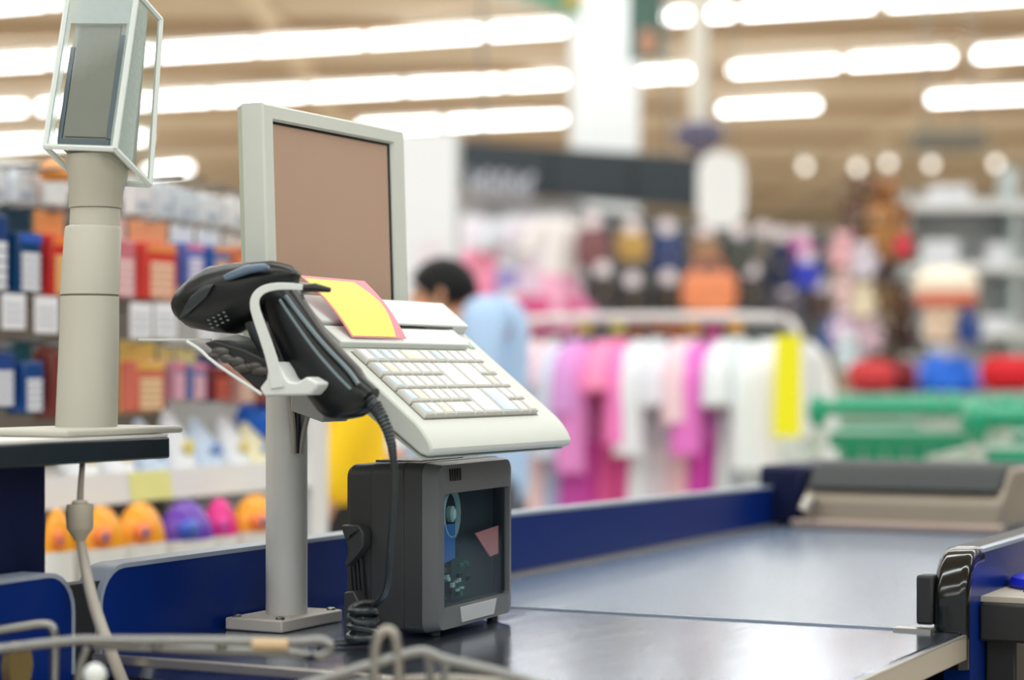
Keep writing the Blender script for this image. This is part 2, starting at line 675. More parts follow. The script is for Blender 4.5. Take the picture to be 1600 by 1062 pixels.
# blue knobbed lid on the side shelf
p = Vector((-.515, 2.36, .9325))
t = thing('rubber_stopper', 'bright blue knobbed plastic stopper lying on the small side shelf', 'stopper', p)
MB().lathe([(.052, 0), (.054, .004), (.05, .011), (.034, .017), (.02, .0195)], p, 28).build('disc', mat('blue_plastic', (24, 40, 196), .35), t)
MB().lathe([(.02, .017), (.0195, .026), (.016, .034), (.009, .0385), (.002, .0395)], p, 20).build('knob', mat('blue_plastic', (0, 0, 0)), t)
p = Vector((-.47, 2.50, .9325))
t = thing('black_box', 'flat black device at the back of the small side shelf', 'device', p)
MB().box((p.x, p.y, p.z + .022), (.10, .06, .044)).build('casing', M['black'], t, bevel=.008)
MB().box((p.x, p.y - .031, p.z + .02), (.07, .002, .006)).build('slot', M['blackgloss'], t)
p = Vector((-.49, 2.262, .9325))
t = thing('pen', 'short black pen lying at the front of the side shelf', 'pen', p)
MB().tube([p + Vector((-.03, 0, .004)), p + Vector((.03, .006, .004))], .0038, 8).build('barrel', M['black'], t)
MB().tube([p + Vector((-.033, 0, .004)), p + Vector((-.04, -.001, .004))], [.003, .001], 8).build('tip', M['black'], t)

# ================================================================ TERMINAL STAND
st = thing('terminal_stand', 'white round post on a square plate holding the till', 'stand', (-1.23, 1.9, .9))
b = MB()
b.box2((-1.268, 1.842, .9005), (-1.197, 1.962, .9135))
b.build('base_plate', M['beigeplate'], st, bevel=.002)
for k, (dx, dy) in enumerate(((-.027, -.05), (.027, -.05), (-.027, .05), (.027, .05))):
    MB().lathe([(.005, .9137), (.005, .9155), (.003, .9165)], (-1.2325 + dx, 1.902 + dy, 0), 8).build('bolt', M['chrome'], st)
PR = .0222
PC = Vector((-1.23, 1.902, 0))
b = MB()
b.lathe([(PR, .9135), (PR, 1.146), (PR + .0012, 1.147), (PR + .0012, 1.152), (PR - .004, 1.154)], PC, 32)
b.build('post', M['polewhite'], st, angle=30)
# cable slot on the right front of the post
sd = c2w(.55, -.83, 0).normalized()
pp = PC + sd * (PR - .001)
tg = Vector((-sd.y, sd.x, 0))
b = MB()
b.para(pp - tg * .005 + Vector((0, 0, 1.085)), tg * .010, sd * .0016, Vector((0, 0, .06)))
b.build('cable_slot', M['blackmat'], st)
for k, (mm, o0, o1, rr) in enumerate((('cablegrey', -.004, -.007, .003), ('black', 0, -.001, .0026), ('cablegrey', .003, .010, .0034))):
    m_ = M['black'] if mm == 'black' else mat('grey_cable', (150, 146, 138), .5)
    q = pp + sd * .003
    MB().tube([q + tg * o0 + Vector((0, 0, 1.085)), q + tg * (o0 + o1) / 2 + sd * .002 + Vector((0, 0, 1.11)), q + tg * o1 * 1.3 + sd * .004 + Vector((0, 0, 1.135)), q + tg * o1 * 1.6 + Vector((0, 0, 1.155))], rr, 8, smooth=2).build('cable', m_, st)
b = MB()
b.box2((-1.25, 1.885, 1.153), (-1.085, 1.955, 1.165))
b.prism([(-1.205, 1.87, 1.13), (-1.165, 1.87, 1.118), (-1.158, 1.87, 1.15), (-1.205, 1.87, 1.16)], (0, .05, 0))
b.build('mount_bracket', mat('bracket_grey', (150, 152, 148), .4), st, bevel=.002)

# ================================================================ POS KEYBOARD
KY0, KY1 = 1.7956, 2.114
T = Vector((.7806, 0, -.625))
N = Vector((.625, 0, .7806))
K0 = Vector((-1.012, 0, 1.1217))


def kp(y, t, h=0.0):
    return K0 + T * t + N * h + Vector((0, y, 0))


kb = thing('till_keyboard', 'cream sloping till keyboard with white keys under the monitor', 'keyboard', (-1.08, 1.955, 1.09))
prof = [(-1.160, 1.2402), (-1.012, 1.1217), (-1.0045, 1.1140), (-.9975, 1.1045), (-.9942, 1.096), (-.9952, 1.0905), (-1.000, 1.0885), (-1.008, 1.0905), (-1.05, 1.1215), (-1.165, 1.205)]
b = MB()
b.prism([(x, KY0, z) for x, z in prof], (0, KY1 - KY0, 0))
b.build('keyboard_body', M['cream'], kb, bevel=.0025, angle=30)
b = MB()
pr2 = [(-1.0005, 1.0872), (-1.0085, 1.0888), (-1.05, 1.1193), (-1.165, 1.2032), (-1.165, 1.1985), (-1.05, 1.1145), (-1.0075, 1.0855)]
b.prism([(x, KY0 + .004, z) for x, z in pr2], (0, KY1 - KY0 - .008, 0))
b.build('bottom_cover', M['creamdk'], kb)
# rear raised blocks either side of the card slot
b = MB()
b.para(kp(1.80, -.1445), Vector((0, .2725, 0)), T * .0275, N * .0075)
b.build('front_block', M['white'], kb, bevel=.0015)
b = MB()
b.para(kp(1.80, -.192, -.001), Vector((0, .312, 0)), T * .0445, N * .0115)
b.build('rear_block', M['white'], kb, bevel=.002)
b = MB()
b.para(kp(1.90, -.1473, .0078), Vector((0, .172, 0)), T * .0016, N * .0012)
b.para(kp(1.94, -.1452, .0068), Vector((0, .07, 0)), T * .0022, N * .001)
b.build('card_slot', M['black'], kb)
b = MB()
b.para(kp(2.085, -.13, .0002), Vector((0, .012, 0)), T * .01, N * .0008)
b.build('status_light', mat('status_lamp', (120, 160, 150), .3), kb)

KCACHE = {}


def key_mesh(w, h, lab):
    """keycap with a slightly raised insert on top, local y across, t along slope"""
    b = MB()
    g = .0011
    H1, ins = .0052, .0014
    w2, h2 = w - 2 * g, h - 2 * g

    def ring(i, hh):
        return [T * (i) + Vector((0, i, 0)) + N * hh, T * (h2 - i) + Vector((0, i, 0)) + N * hh, T * (h2 - i) + Vector((0, w2 - i, 0)) + N * hh, T * i + Vector((0, w2 - i, 0)) + N * hh]
    b.loft([ring(0, 0), ring(.0002, H1 - .0012), ring(.0012, H1)], 0)
    b.loft([ring(.0026, H1 - .0004), ring(.0026, H1 + .0006), ring(.0032, H1 + .0008)], 1)
    return b


def key(col, row, cw, rh, lab):
    kw, kh = .2535 / 12, .107 / 5
    t0, y0 = -.1105 + row * kh, 1.8166 + col * kw
    k = (cw, rh, lab)
    if k not in KCACHE:
        o = key_mesh(cw * kw, rh * kh, lab).build('key', [M['keywhite'], M[lab]], kb, local=True)
        KCACHE[k] = o
    else:
        o = KCACHE[k].copy()
        COL.objects.link(o)
    o.parent = kb
    o.location = kp(y0 + .0011, t0 + .0011, .0004) - ORG[kb.name]
    return o


L = {'b': 'keyblue', 'c': 'keycream', 'w': 'keylabel', 'p': 'keywhite'}
r1 = [(0, 1, 'w'), (1, 1, 'b'), (2, 1, 'b'), (3, 1, 'w'), (4, 2, 'c')] + [(c, 1, l) for c, l in zip(range(6, 12), 'wbwwww')]
for c, w_, l in r1:
    key(c, 0, w_, 1, L[l])
for row, labs in ((1, 'bcwwww'), (2, 'bwwwww'), (3, 'bcwwww')):
    for c in range(6):
        key(c, row, 1, 1, L[labs[c]])
for c, w_, l in ((0, 1, 'b'), (1, 1, 'w'), (2, 1, 'c'), (3, 2, 'w'), (5, 1, 'w')):
    key(c, 4, w_, 1, L[l])
for c in (6, 8):
    key(c, 1, 2, 2, L['w'])
key(6, 3, 2, 2, L['w'])
key(8, 3, 2, 2, L['b'])
for row in (1, 2, 3, 4):
    for c in (10, 11):
        key(c, row, 1, 1, L['w' if (row + c) % 3 else 'p'])

b = MB()
b.para(kp(1.8155, -.1112, -.0002), Vector((0, .2555, 0)), T * .1085, N * .0005)
b.build('key_bed', mat('key_bed_grey', (116, 114, 106), .6), kb)

# card lying on the rear of the keyboard
cd = thing('price_card', 'yellow and pink card resting on the back of the keyboard', 'card', (-1.125, 1.87, 1.2))
q = [Vector((-1.1015, 1.823, 1.2055)), Vector((-1.1015, 1.933, 1.2055)), Vector((-1.136, 1.905, 1.2655)), Vector((-1.149, 1.80, 1.2675))]
nrm = (q[1] - q[0]).cross(q[3] - q[0]).normalized()
if nrm.x < 0:
    nrm = -nrm


def cq(u, v, h=0.0):
    a = q[0].lerp(q[1], u)
    d = q[3].lerp(q[2], u)
    return a.lerp(d, v) + nrm * (h + .004 * math.sin(PI * v))


b = MB()
gn = 8
rings = []
for i in range(gn + 1):
    v = i / gn
    rings.append([cq(0, v), cq(1, v), cq(1, v, .0008), cq(0, v, .0008)])
b.loft(rings)
b.build('pink_backing', mat('pink_card', (242, 152, 166), .6), cd)
b = MB()
# yellow printed shape with one big curved side
rings = []
for i in range(gn + 1):
    v = .015 + .93 * i / gn
    r_ = .80 + .0 * v
    ur = min(.985, .82 - .12 * max(0, v - .45) * 2) if v > .02 else .8
    ur = .80 + .12 * math.sin(PI * min(1, v * .9)) - .22 * max(0, v - .6)
    rings.append([cq(.02, v, .0009), cq(ur, v, .0009), cq(ur, v, .0013), cq(.02, v, .0013)])
b.loft(rings)
b.build('yellow_face', mat('yellow_card', (246, 236, 118), .6), cd)

# ================================================================ MONITOR
mo = thing('cashier_monitor', 'slim cream framed flat monitor with a painted brown reflection on the screen', 'monitor', (-1.2, 1.955, 1.205))
MZ0, MZ1, MY0, MY1 = 1.205, 1.446, 1.811, 2.102
TILT = .032


def mp_(x, y, z):
    return Vector((-1.2 + x + (MZ1 - z) * TILT, y, z))


def frame_ring(y0, y1, z0, z1, x):
    return [mp_(x, y0, z0), mp_(x, y1, z0), mp_(x, y1, z1), mp_(x, y0, z1)]


b = MB()
b.loft([frame_ring(MY0 + .004, MY1 - .004, MZ0 + .004, MZ1 - .004, -.03), frame_ring(MY0, MY1, MZ0, MZ1, -.026), frame_ring(MY0, MY1, MZ0, MZ1, -.002), frame_ring(MY0 + .002, MY1 - .002, MZ0 + .002, MZ1 - .002, 0),
        frame_ring(MY0 + .0175, MY1 - .023, MZ0 + .0175, MZ1 - .0145, 0), frame_ring(MY0 + .0195, MY1 - .026, MZ0 + .0195, MZ1 - .0165, -.004), frame_ring(MY0 + .0195, MY1 - .026, MZ0 + .0195, MZ1 - .0165, -.008)], caps=False)
b.build('bezel', M['cream'], mo, angle=25)
b = MB()
b.loft([frame_ring(MY0 + .001, MY1 - .001, MZ0 + .001, MZ1 - .001, -.0262), frame_ring(MY0 + .004, MY1 - .004, MZ0 + .004, MZ1 - .003, -.034), frame_ring(MY0 + .02, MY1 - .02, MZ0 + .02, MZ1 - .02, -.044)])
b.build('back_shell', M['creamdk'], mo, angle=25)
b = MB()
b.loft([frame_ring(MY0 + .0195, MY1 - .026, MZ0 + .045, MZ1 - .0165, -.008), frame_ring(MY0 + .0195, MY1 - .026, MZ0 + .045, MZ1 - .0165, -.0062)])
sm = mat('screen_reflection', (182, 154, 136), .25, var=.1, scale=5)  # brown reflection of the room put into the dark screen's base colour
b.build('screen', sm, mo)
b = MB()
b.loft([frame_ring(MY0 + .0195, MY1 - .026, MZ0 + .0195, MZ0 + .0446, -.008), frame_ring(MY0 + .0195, MY1 - .026, MZ0 + .0195, MZ0 + .0446, -.006)])
b.build('screen_bar', mat('screen_dark_bar', (40, 52, 66), .25), mo)
b = MB()
g = .0025
for (a0, a1, c0, c1) in ((MY0 + .0195, MY1 - .026, MZ1 - .019, MZ1 - .0166), (MY1 - .0295, MY1 - .0261, MZ0 + .02, MZ1 - .0166)):
    b.loft([frame_ring(a0, a1, c0, c1, -.006), frame_ring(a0, a1, c0, c1, -.0052)])
b.build('recess_shadow', M['black'], mo)  # black lines painting the bezel's shadow along the screen's top and right
b = MB()
b.prism([mp_(-.034, 1.92, 1.26), mp_(-.034, 1.99, 1.26), mp_(-.034, 1.985, 1.155), mp_(-.034, 1.925, 1.155)], (-.02, 0, 0))
b.build('neck', M['creamdk'], mo, bevel=.003)

# ================================================================ BOX SCANNER
bs = thing('counter_scanner', 'dark grey upright box barcode scanner standing on the steel top', 'barcode scanner', (-1.0905, 1.969, .9005), rotz=math.radians(4))
W2, D2, HB = .1015, .052, .178


def rr3(w, h, r, x, z0):
    return [(x, u, v + z0) for u, v in rrect(w, h, r, 4)]


# local axes: x = front, y = along the belt, z up
b = MB()
b.loft([[(x, u * k, HB / 2 + .002 + v * k2) for u, v in rrect(2 * W2, HB - .004, .012, 4)] for x, k, k2 in ((-D2, .93, .93), (-D2 + .006, .97, .965), (-D2 + .03, .985, .975), (-D2 + .031, .995, .985), (.0145, 1, 1), (.0155, .992, .992), (.0165, 1, 1), (.036, 1, 1))])
b.build('rear_housing', M['boxgrey'], bs, local=True, angle=30)
b = MB()
def fr(w, h, r, x, dz=0):
    return [(x, u, v + HB / 2 + .002 + dz) for u, v in rrect(w, h, r, 4)]
b.loft([fr(2 * W2 - .001, HB - .005, .012, .0362), fr(2 * W2 - .001, HB - .005, .012, .038), fr(2 * W2 - .014, HB - .010, .012, .052), fr(2 * W2 - .032, HB - .060, .004, .054, -.004), fr(2 * W2 - .034, HB - .062, .004, .049, -.004), fr(2 * W2 - .034, HB - .062, .004, .02, -.004)], caps=False)
b.build('front_frame', M['boxfront'], bs, local=True, angle=30)
WW, WH, WZ = 2 * W2 - .034, HB - .062, HB / 2 - .002
b = MB()
b.box((.019, 0, WZ), (.001, WW, WH))
b.box((.034, WW / 2 - .002, WZ), (.028, .004, WH - .002))
b.build('scan_chamber', mat('chamber_dark', (16, 30, 32), .25), bs, local=True)
b = MB()
b.prism([(.0445, -.070, WZ + .026), (.0445, -.040, WZ + .026), (.0445, -.040, WZ - .010), (.0445, -.070, WZ - .014)], (.001, 0, 0))
b.build('blue_reflection', mat('blue_reflection', (70, 120, 190), .3), bs, local=True)  # plain blue plate standing in for a reflection in the window
b = MB()
b.prism([(.0445, .012, WZ + .012), (.0445, .074, WZ + .016), (.0445, .074, WZ - .014), (.0445, .052, WZ - .016)], (.001, 0, 0))
b.build('red_reflection', mat('red_reflection', (255, 140, 136), .3), bs, local=True)  # red-pink plate, likewise a reflection given as flat colour
b = MB()
cc = Vector((.040, -.046, WZ + .036))
ringo = lambda r, x: [cc + Vector((x, r * math.cos(2 * PI * i / 24), max(-1.3 * r, 1.2 * r * math.sin(2 * PI * i / 24)))) for i in range(24)]
b.loft([ringo(.024, 0), ringo(.024, .004), ringo(.0195, .006), ringo(.018, .001)], caps=False)
b.loft([ringo(.007, .001), ringo(.007, .006), ringo(.004, .008)])
b.build('lens_ring', mat('lens_grey', (190, 200, 200), .3), bs, local=True)
b = MB()
random.seed(3)
for i in range(26):
    y = -.066 + random.random() * .066
    z = WZ - .050 + random.random() * .034
    b.box((.041 + random.random() * .003, y, z), (.003, .002 + random.random() * .008, .0012 + random.random() * .004), i % 3)
b.box((.0405, -.022, WZ - .032), (.001, .036, .044), 3)
b.build('circuit_board', [mat('chip_silver', (200, 214, 208), .3), mat('chip_green', (60, 110, 90), .4), M['black'], mat('board_green', (24, 62, 54), .4)], bs, local=True)
MB().box((.0485, 0, WZ), (.0012, WW - .0005, WH - .0005)).build('window_glass', glass('scanner_glass', (226, 238, 240), .02, .985), bs, local=True)
b = MB()
zb = WZ - WH / 2
b.prism([(.0522, -.046, zb - .002), (.0522, .05, zb - .002), (.0522, .042, zb - .0185), (.0522, -.041, zb - .0185)], (.0022, 0, 0))
b.build('name_plate', M['silver'], bs, local=True, bevel=.0006)
b = MB()
zt = WZ + WH / 2
for i in range(5):
    b.box((.0524, -.068 + i * .006, HB - .0135), (.003, .0034, .0125))
b.build('speaker_slot', M['black'], bs, local=True)
b = MB()
b.box((-.004, -.02, HB - .0002), (.05, .11, .0024))
b.build('top_ridge', M['boxfront'], bs, local=True)
# clip bracket at the rear left
sx = -W2
bx = [(533, 820), (560, 820), (567, 832), (567, 852), (556, 868), (541, 886), (537, 882), (546, 858), (540, 845), (535, 832)]
bb = [(537, 925), (552, 923), (560, 940), (566, 962), (578, 985), (580, 999), (537, 999)]
b = MB()
yl = 1.848
b.prism([atY(x, y, yl) for x, y in bx], (0, .016, 0))
b.build('rear_clip', M['boxgrey'], bs, bevel=.0015)
b = MB()
b.prism([atY(x, y, yl) for x, y in bb], (0, .018, 0))
b.build('rear_bracket', M['boxgrey'], bs, bevel=.0015)
b = MB()
for k in range(3):
    b.tube([atY(552 + 6 * k, 872, 1.866), atY(556 + 6 * k, 925, 1.866), atY(564 + 4 * k, 975, 1.866)], .0035, 8, smooth=1)
b.build('cable_loop', M['black'], bs)
b = MB()
for k in range(3):
    b.para(atY(541 + 5 * k, 842 - 4 * k, yl - .0012), atY(549 + 5 * k, 834 - 4 * k, yl - .0012) - atY(541 + 5 * k, 842 - 4 * k, yl - .0012), Vector((.0012, 0, -.0012)), Vector((0, .002, 0)))
b.build('clip_rib', M['blackmat'], bs)
for sy in (-1, 1):
    for sx_ in (-1, 1):
        MB().lathe([(.006, 0), (.006, .004)], (.038 * sx_, .075 * sy, 0), 10).build('rubber_foot', M['blackmat'], bs, local=True)

# ================================================================ HAND SCANNER + HOLDER
GY = 1.742


def gsec(cx, cy, nx, ny, hw, hy, n=20, p=2.4):
    """superellipse section of the hand scanner: centre pixel on the plane Y=GY, half width hw px along (nx,ny), half depth hy metres"""
    c = atY(cx, cy, GY)
    L_ = math.hypot(nx, ny)
    e = atY(cx + nx / L_ * hw, cy + ny / L_ * hw, GY) - c
    ring = []
    for k in range(n):
        a = 2 * PI * k / n
        ca, sa = math.cos(a), math.sin(a)
        ring.append(c + e * (abs(ca) ** (2 / p) * (1 if ca >= 0 else -1)) + Vector((0, hy * abs(sa) ** (2 / p) * (1 if sa >= 0 else -1), 0)))
    return ring


hs = thing('hand_scanner', 'black pistol grip barcode scanner hanging in the white holder', 'barcode scanner', atY(430, 600, GY))
b = MB()
b.loft([gsec(284, 482, .25, 1, 8, .012), gsec(288, 482, .25, 1, 20, .022), gsec(300, 481, .25, 1, 34, .028), gsec(325, 474, .28, 1, 47, .031), gsec(352, 468, .3, 1, 56, .032), gsec(378, 460, .2, 1, 51, .032),
        gsec(402, 457, .1, 1, 48, .030), gsec(424, 447, -.05, 1, 40, .027), gsec(442, 441, -.25, 1, 29, .023), gsec(455, 438, -.4, 1, 17, .016), gsec(460, 438, -.4, 1, 6, .008)])
b.build('head', M['black'], hs, angle=70)
b = MB()
b.loft([gsec(424, 440, 1, -.55, 20, .018), gsec(438, 462, 1, -.6, 26, .019), gsec(456, 500, 1, -.62, 32, .020), gsec(478, 540, 1, -.66, 37, .020), gsec(503, 575, 1, -.7, 42, .020), gsec(524, 600, 1, -.7, 44, .021), gsec(538, 622, 1, -.6, 42, .021),
        gsec(547, 638, 1, -.4, 37, .020), gsec(549, 648, 1, -.25, 28, .017), gsec(549, 653, 1, -.2, 16, .012)])
hnd = b.build('handle', M['black'], hs, angle=70)
b = MB()
b.tube([atY(x, y, GY - .0165) for x, y in ((446, 462), (468, 492), (505, 538), (545, 578), (560, 600))], .0022, 8, smooth=2)
b.tube([atY(x, y, GY - .0185) for x, y in ((437, 468), (458, 500), (490, 545), (525, 585), (548, 608))], .0016, 8, smooth=2)
b.build('grip_line', mat('grip_line', (104, 122, 128), .35), hnd)
b = MB()
b.loft([gsec(398, 500, 1, .15, 15, .014), gsec(410, 525, 1, -.2, 14, .013), gsec(424, 552, 1, -.3, 12, .012), gsec(438, 580, 1, -.3, 8, .010), gsec(446, 595, 1, -.2, 4, .006)])
b.build('trigger', M['grip'], hs, angle=70)
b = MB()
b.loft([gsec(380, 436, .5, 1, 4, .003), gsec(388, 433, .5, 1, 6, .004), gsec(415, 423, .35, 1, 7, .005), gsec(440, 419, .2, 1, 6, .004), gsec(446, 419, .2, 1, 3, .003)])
hl_strip = b.build('highlight_strip', mat('strip_blue_grey', (96, 116, 138), .25), hs)  # blue-grey strip painting a highlight along the top of the head
for v in hl_strip.data.vertices:
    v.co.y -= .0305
b = MB()
b.loft([[p_ + Vector((0, -.031, 0)) for p_ in gsec(318, 482, -.55, 1, 22, .0022)], [p_ + Vector((0, -.032, 0)) for p_ in gsec(335, 470, -.55, 1, 26, .0022)], [p_ + Vector((0, -.0325, 0)) for p_ in gsec(358, 456, -.55, 1, 12, .0018)]])
b.build('side_panel', M['grip'], hs)
b = MB()
random.seed(5)
for r in range(3):
    for k in range(4):
        px, py = 326 + k * 8 + r * 3, 508 - k * 4 + r * 6 - 8
        p = atY(px, py, GY - .0335)
        b.box(p, (.0028, .001, .0016))
b.build('side_lettering', mat('grey_print', (92, 102, 104), .5), hs)
# strain relief and cable
b = MB()
P0 = [(566, 618), (584, 632), (596, 650), (606, 672), (612, 695), (615, 718)]
pts = [atY(x, y, GY) for x, y in P0]
rr_ = []
path = []
for i in range(41):
    s = i / 40 * (len(pts) - 1)
    k = min(int(s), len(pts) - 2)
    path.append(pts[k].lerp(pts[k + 1], s - k))
    base = .0085 - .0045 * i / 40
    rr_.append(base * (1.0 if i % 2 else .86))
b.tube(path, rr_, 10)
b.build('strain_relief', M['grip'], hs)
b = MB()
b.tube([atY(556, 606, GY), atY(578, 624, GY)], [.014, .013], 14)
b.build('cable_socket', M['black'], hs)
b = MB()
Z0 = .9045
heap = Vector((-1.065, 1.785, Z0))
path = [pts[-1], atY(617, 740, GY), atY(614, 800, GY + .01), atY(609, 870, GY + .02), atY(605, 925, GY + .035)]
top = path[-1]
random.seed(11)
for k in range(22):
    a = k * 1.25
    f = 1 - k / 26
    path.append(Vector((heap.x + .017 * math.cos(a) * (1.15 - .4 * f), heap.y + .018 * math.sin(a), Z0 + max(0, (top.z - Z0 - .006) * (f - .18)) + .002 * (k % 3))))
path.append(heap + Vector((-.03, -.03, 0)))
path.append(heap + Vector((-.045, -.01, 0)))
b.tube(path, .0034, 8, smooth=2)
b.build('cable', mat('cable_black', (34, 42, 44), .35), hs)

ho = thing('scanner_holder', 'white plastic cradle clipped to the post with a dark tray', 'holder', atY(450, 617, GY))
strap = [(473, 449), (455, 447), (430, 447), (410, 452), (399, 463), (397, 478), (404, 500), (414, 528), (424, 558), (430, 585), (433, 606)]


def ribbon(path, w0, w1, y0, y1):
    """flat strap following pixels on a plane of constant Y"""
    b = MB()
    rings = []
    for _ in range(2):
        pts_ = [path[0]]
        for (xa, ya), (xb, yb) in zip(path, path[1:]):
            pts_ += [(xa * .75 + xb * .25, ya * .75 + yb * .25), (xa * .25 + xb * .75, ya * .25 + yb * .75)]
        path = pts_ + [path[-1]]
    for k, (x, y) in enumerate(path):
        q0, q1 = path[max(k - 1, 0)], path[min(k + 1, len(path) - 1)]
        tx, ty = q1[0] - q0[0], q1[1] - q0[1]
        l_ = math.hypot(tx, ty)
        nx, ny = -ty / l_, tx / l_
        w_ = w0 + (w1 - w0) * k / (len(path) - 1)
        A = (x + nx * w_ / 2, y + ny * w_ / 2)
        B = (x - nx * w_ / 2, y - ny * w_ / 2)
        rings.append([atY(A[0], A[1], y0), atY(B[0], B[1], y0), atY(B[0], B[1], y1), atY(A[0], A[1], y1)])
    b.loft(rings)
    return b


ribbon(strap, 9, 21, GY - .0418, GY - .0350).build('front_strap', M['white'], ho, bevel=.0012)
bk = ribbon([(x + 12, y - 2) for x, y in strap], 8, 21, GY + .030, GY + .036)
bk.tube([atY(488, 452, GY + .02), atY(474, 455, GY + .025), atY(466, 466, GY + .03), atY(470, 482, GY + .03)], .003, 8, smooth=2)
bk.build('back_strap', M['white'], ho, bevel=.001)
base = [(405, 606), (416, 592), (419, 570), (430, 564), (439, 576), (445, 589), (452, 596), (463, 597), (473, 592), (479, 588), (497, 598), (494, 606), (484, 617), (412, 619)]
b = MB()
b.prism([atY(x, y, GY - .040) for x, y in base], (0, .082, 0))
b.build('cradle_base', M['white'], ho, bevel=.002)
b = MB()
b.tube([atY(472, 450, GY - .037), atY(492, 449, GY - .037), atY(516, 453, GY - .034)], [.0032, .0042, .0024], 8)
b.build('rubber_clip', M['blackmat'], ho)
tray = [(318, 536), (334, 531), (380, 545), (424, 566), (420, 590), (408, 611), (398, 606)]
b = MB()
b.prism([atY(x, y, GY - .035) for x, y in tray], (0, .07, 0))
b.build('tray_cup', M['blackmat'], ho, bevel=.002)
b = MB()
b.tube([atY(x, y, GY - .038) for x, y in ((292, 533), (312, 545), (330, 563), (365, 587), (409, 616))], .0017, 8, smooth=1)
b.build('tray_rim', M['white'], ho)
b = MB()
random.seed(2)
for k in range(9):
    x = 335 + k * 9
    b.ell(atY(x, 548 + (x - 335) * .42 + random.uniform(-3, 8), GY - .036), (.006 + random.random() * .006, .003, .003 + random.random() * .003), 8, 5)
b.build('tray_lining', mat('worn_lining', (66, 64, 60), .35, var=.4, scale=200), ho)
b = MB()
b.prism([(-1.146, 1.775, 1.149), (-1.122, 1.785, 1.149), (-1.19, 1.895, 1.1535), (-1.214, 1.89, 1.1535)], (0, 0, .006))
b.build('mount_arm', M['white'], ho)
b = MB()
b.tube([atY(217, 531, GY + .01), atY(330, 531, GY + .01)], .0013, 8)
b.build('side_rod', M['white'], ho)
b = MB()
b.prism([atY(x, y, GY + .030) for x, y in ((330, 533), (345, 528), (372, 522), (395, 528), (425, 560), (424, 568), (380, 546))], (0, .004, 0))
b.build('tray_lip', M['white'], ho)

# ================================================================ CUSTOMER DISPLAY + SHELF
SX = -1.272
zt = 1.1066
ds = thing('display_shelf', 'dark shelf on a navy pillar left of the till', 'shelf', (-1.36, 1.55, 0))
b = MB()
b.box2((SX, 1.30, 1.0835), (SX - .13, 1.751, 1.105))
b.build('shelf_board', mat('shelf_dark', (22, 34, 42), .35), ds, bevel=.002)
b = MB()
b.box2((SX - .002, 1.30, 1.1052), (SX - .13, 1.75, 1.108))
b.build('shelf_top', mat('shelf_white_top', (226, 224, 220), .4), ds)
b = MB()
p0, p1 = atX(75, 720, -1.31), atX(75, 900, -1.31)
b.box2((-1.312, 1.30, .05), (-1.45, p0.y, 1.083))
b.build('pillar', M['navy'], ds, bevel=.003)

PX = -1.336
pb = atX(135, 664, PX)
dp = thing('customer_display', 'white pole mounted customer display in a clear plastic cover', 'display', (pb.x, pb.y, 1.1085))
b = MB()
b.prism([(PX + x, pb.y + y, 1.1084) for x, y in ((.055, -.10), (.058, .085), (-.055, .085), (-.055, -.10))], (0, 0, .0075))
b.build('base_plate', mat('aged_pole', (184, 182, 170), .4, var=.04), dp, bevel=.003)
dD = (pb - Vector((0, 0, EYE))).dot(c2w(0, 1, 0))


def prow(px, py, rpx, n=28):
    c = at(px, py, dD)
    r = rpx * dD / F
    return [c + r * Vector((math.cos(2 * PI * k / n), math.sin(2 * PI * k / n), 0)) for k in range(n)]


b = MB()
b.loft([prow(135, 667, 48), prow(139.5, 520, 46), prow(140, 463, 45.5)])
b.build('lower_pole', mat('aged_pole', (184, 182, 170), .4, var=.04), dp, angle=25)
b = MB()
b.loft([prow(140, 462.4, 44.5), prow(140, 460.5, 44.5)])
b.build('pole_joint', mat('joint_brown', (120, 112, 100), .6), dp)  # narrow recessed ring between pole sections, browner and darker than both
b = MB()
b.loft([prow(140, 460, 45.5), prow(145.5, 359, 44), prow(145.8, 354, 42), prow(146, 352, 36)])
b.build('middle_pole', mat('aged_pole', (184, 182, 170), .4, var=.04), dp, angle=25)
b = MB()
b.loft([prow(148, 356, 39), prow(149, 326, 38.5)])
b.build('inner_pole', mat('aged_pole', (184, 182, 170), .4, var=.04), dp, angle=25)
b = MB()
b.loft([prow(149, 325, 41), prow(150, 300, 42), prow(153, 275, 46), prow(153, 252, 50), prow(152, 243, 48)])
b.build('neck', mat('neck_beige', (172, 169, 156), .4), dp, angle=25)
O = at(70, 229, 2.105)
e1 = c2w(.0765, -.035, -.0062)
e2 = c2w(.010, .066, .165)
e3 = c2w(.0265, .045, -.031)
b = MB()
tt = .022


def P3(u, v, w_):
    return O + e1 * u + e2 * v + e3 * w_ * (1 - .3 * v)


def shell(u0, u1, v0, v1, w0, w1):
    return [P3(u0, v0, w0), P3(u1, v0, w0), P3(u1, v1, w0), P3(u0, v1, w0), P3(u0, v0, w1), P3(u1, v0, w1), P3(u1, v1, w1), P3(u0, v1, w1)]


FB = [(0, 1, 2, 3), (4, 7, 6, 5), (0, 4, 5, 1), (1, 5, 6, 2), (2, 6, 7, 3), (3, 7, 4, 0)]
b.add(shell(0, 1, 0, 1, 0, 1), FB)
b.build('clear_cover', glass('clear_cover', (244, 248, 246), .05, .996), dp, bevel=.003)
b = MB()
for (u0, v0, w0), (u1, v1, w1) in (((0, 0, 0), (1, 0, 0)), ((0, 0, 0), (0, 1, 0)), ((1, 0, 0), (1, 1, 0)), ((0, 1, 0), (1, 1, 0)), ((1, 0, 0), (1, 0, 1)), ((1, 0, 1), (1, 1, 1)), ((0, 0, 0), (0, 0, 1)), ((0, 0, 1), (1, 0, 1)), ((1, 1, 0), (1, 1, 1))):
    b.tube([P3(u0, v0, w0), P3(u1, v1, w1)], .0030, 6)
b.build('cover_edge', mat('frosted_edge', (206, 214, 212), .3), dp)
b = MB()
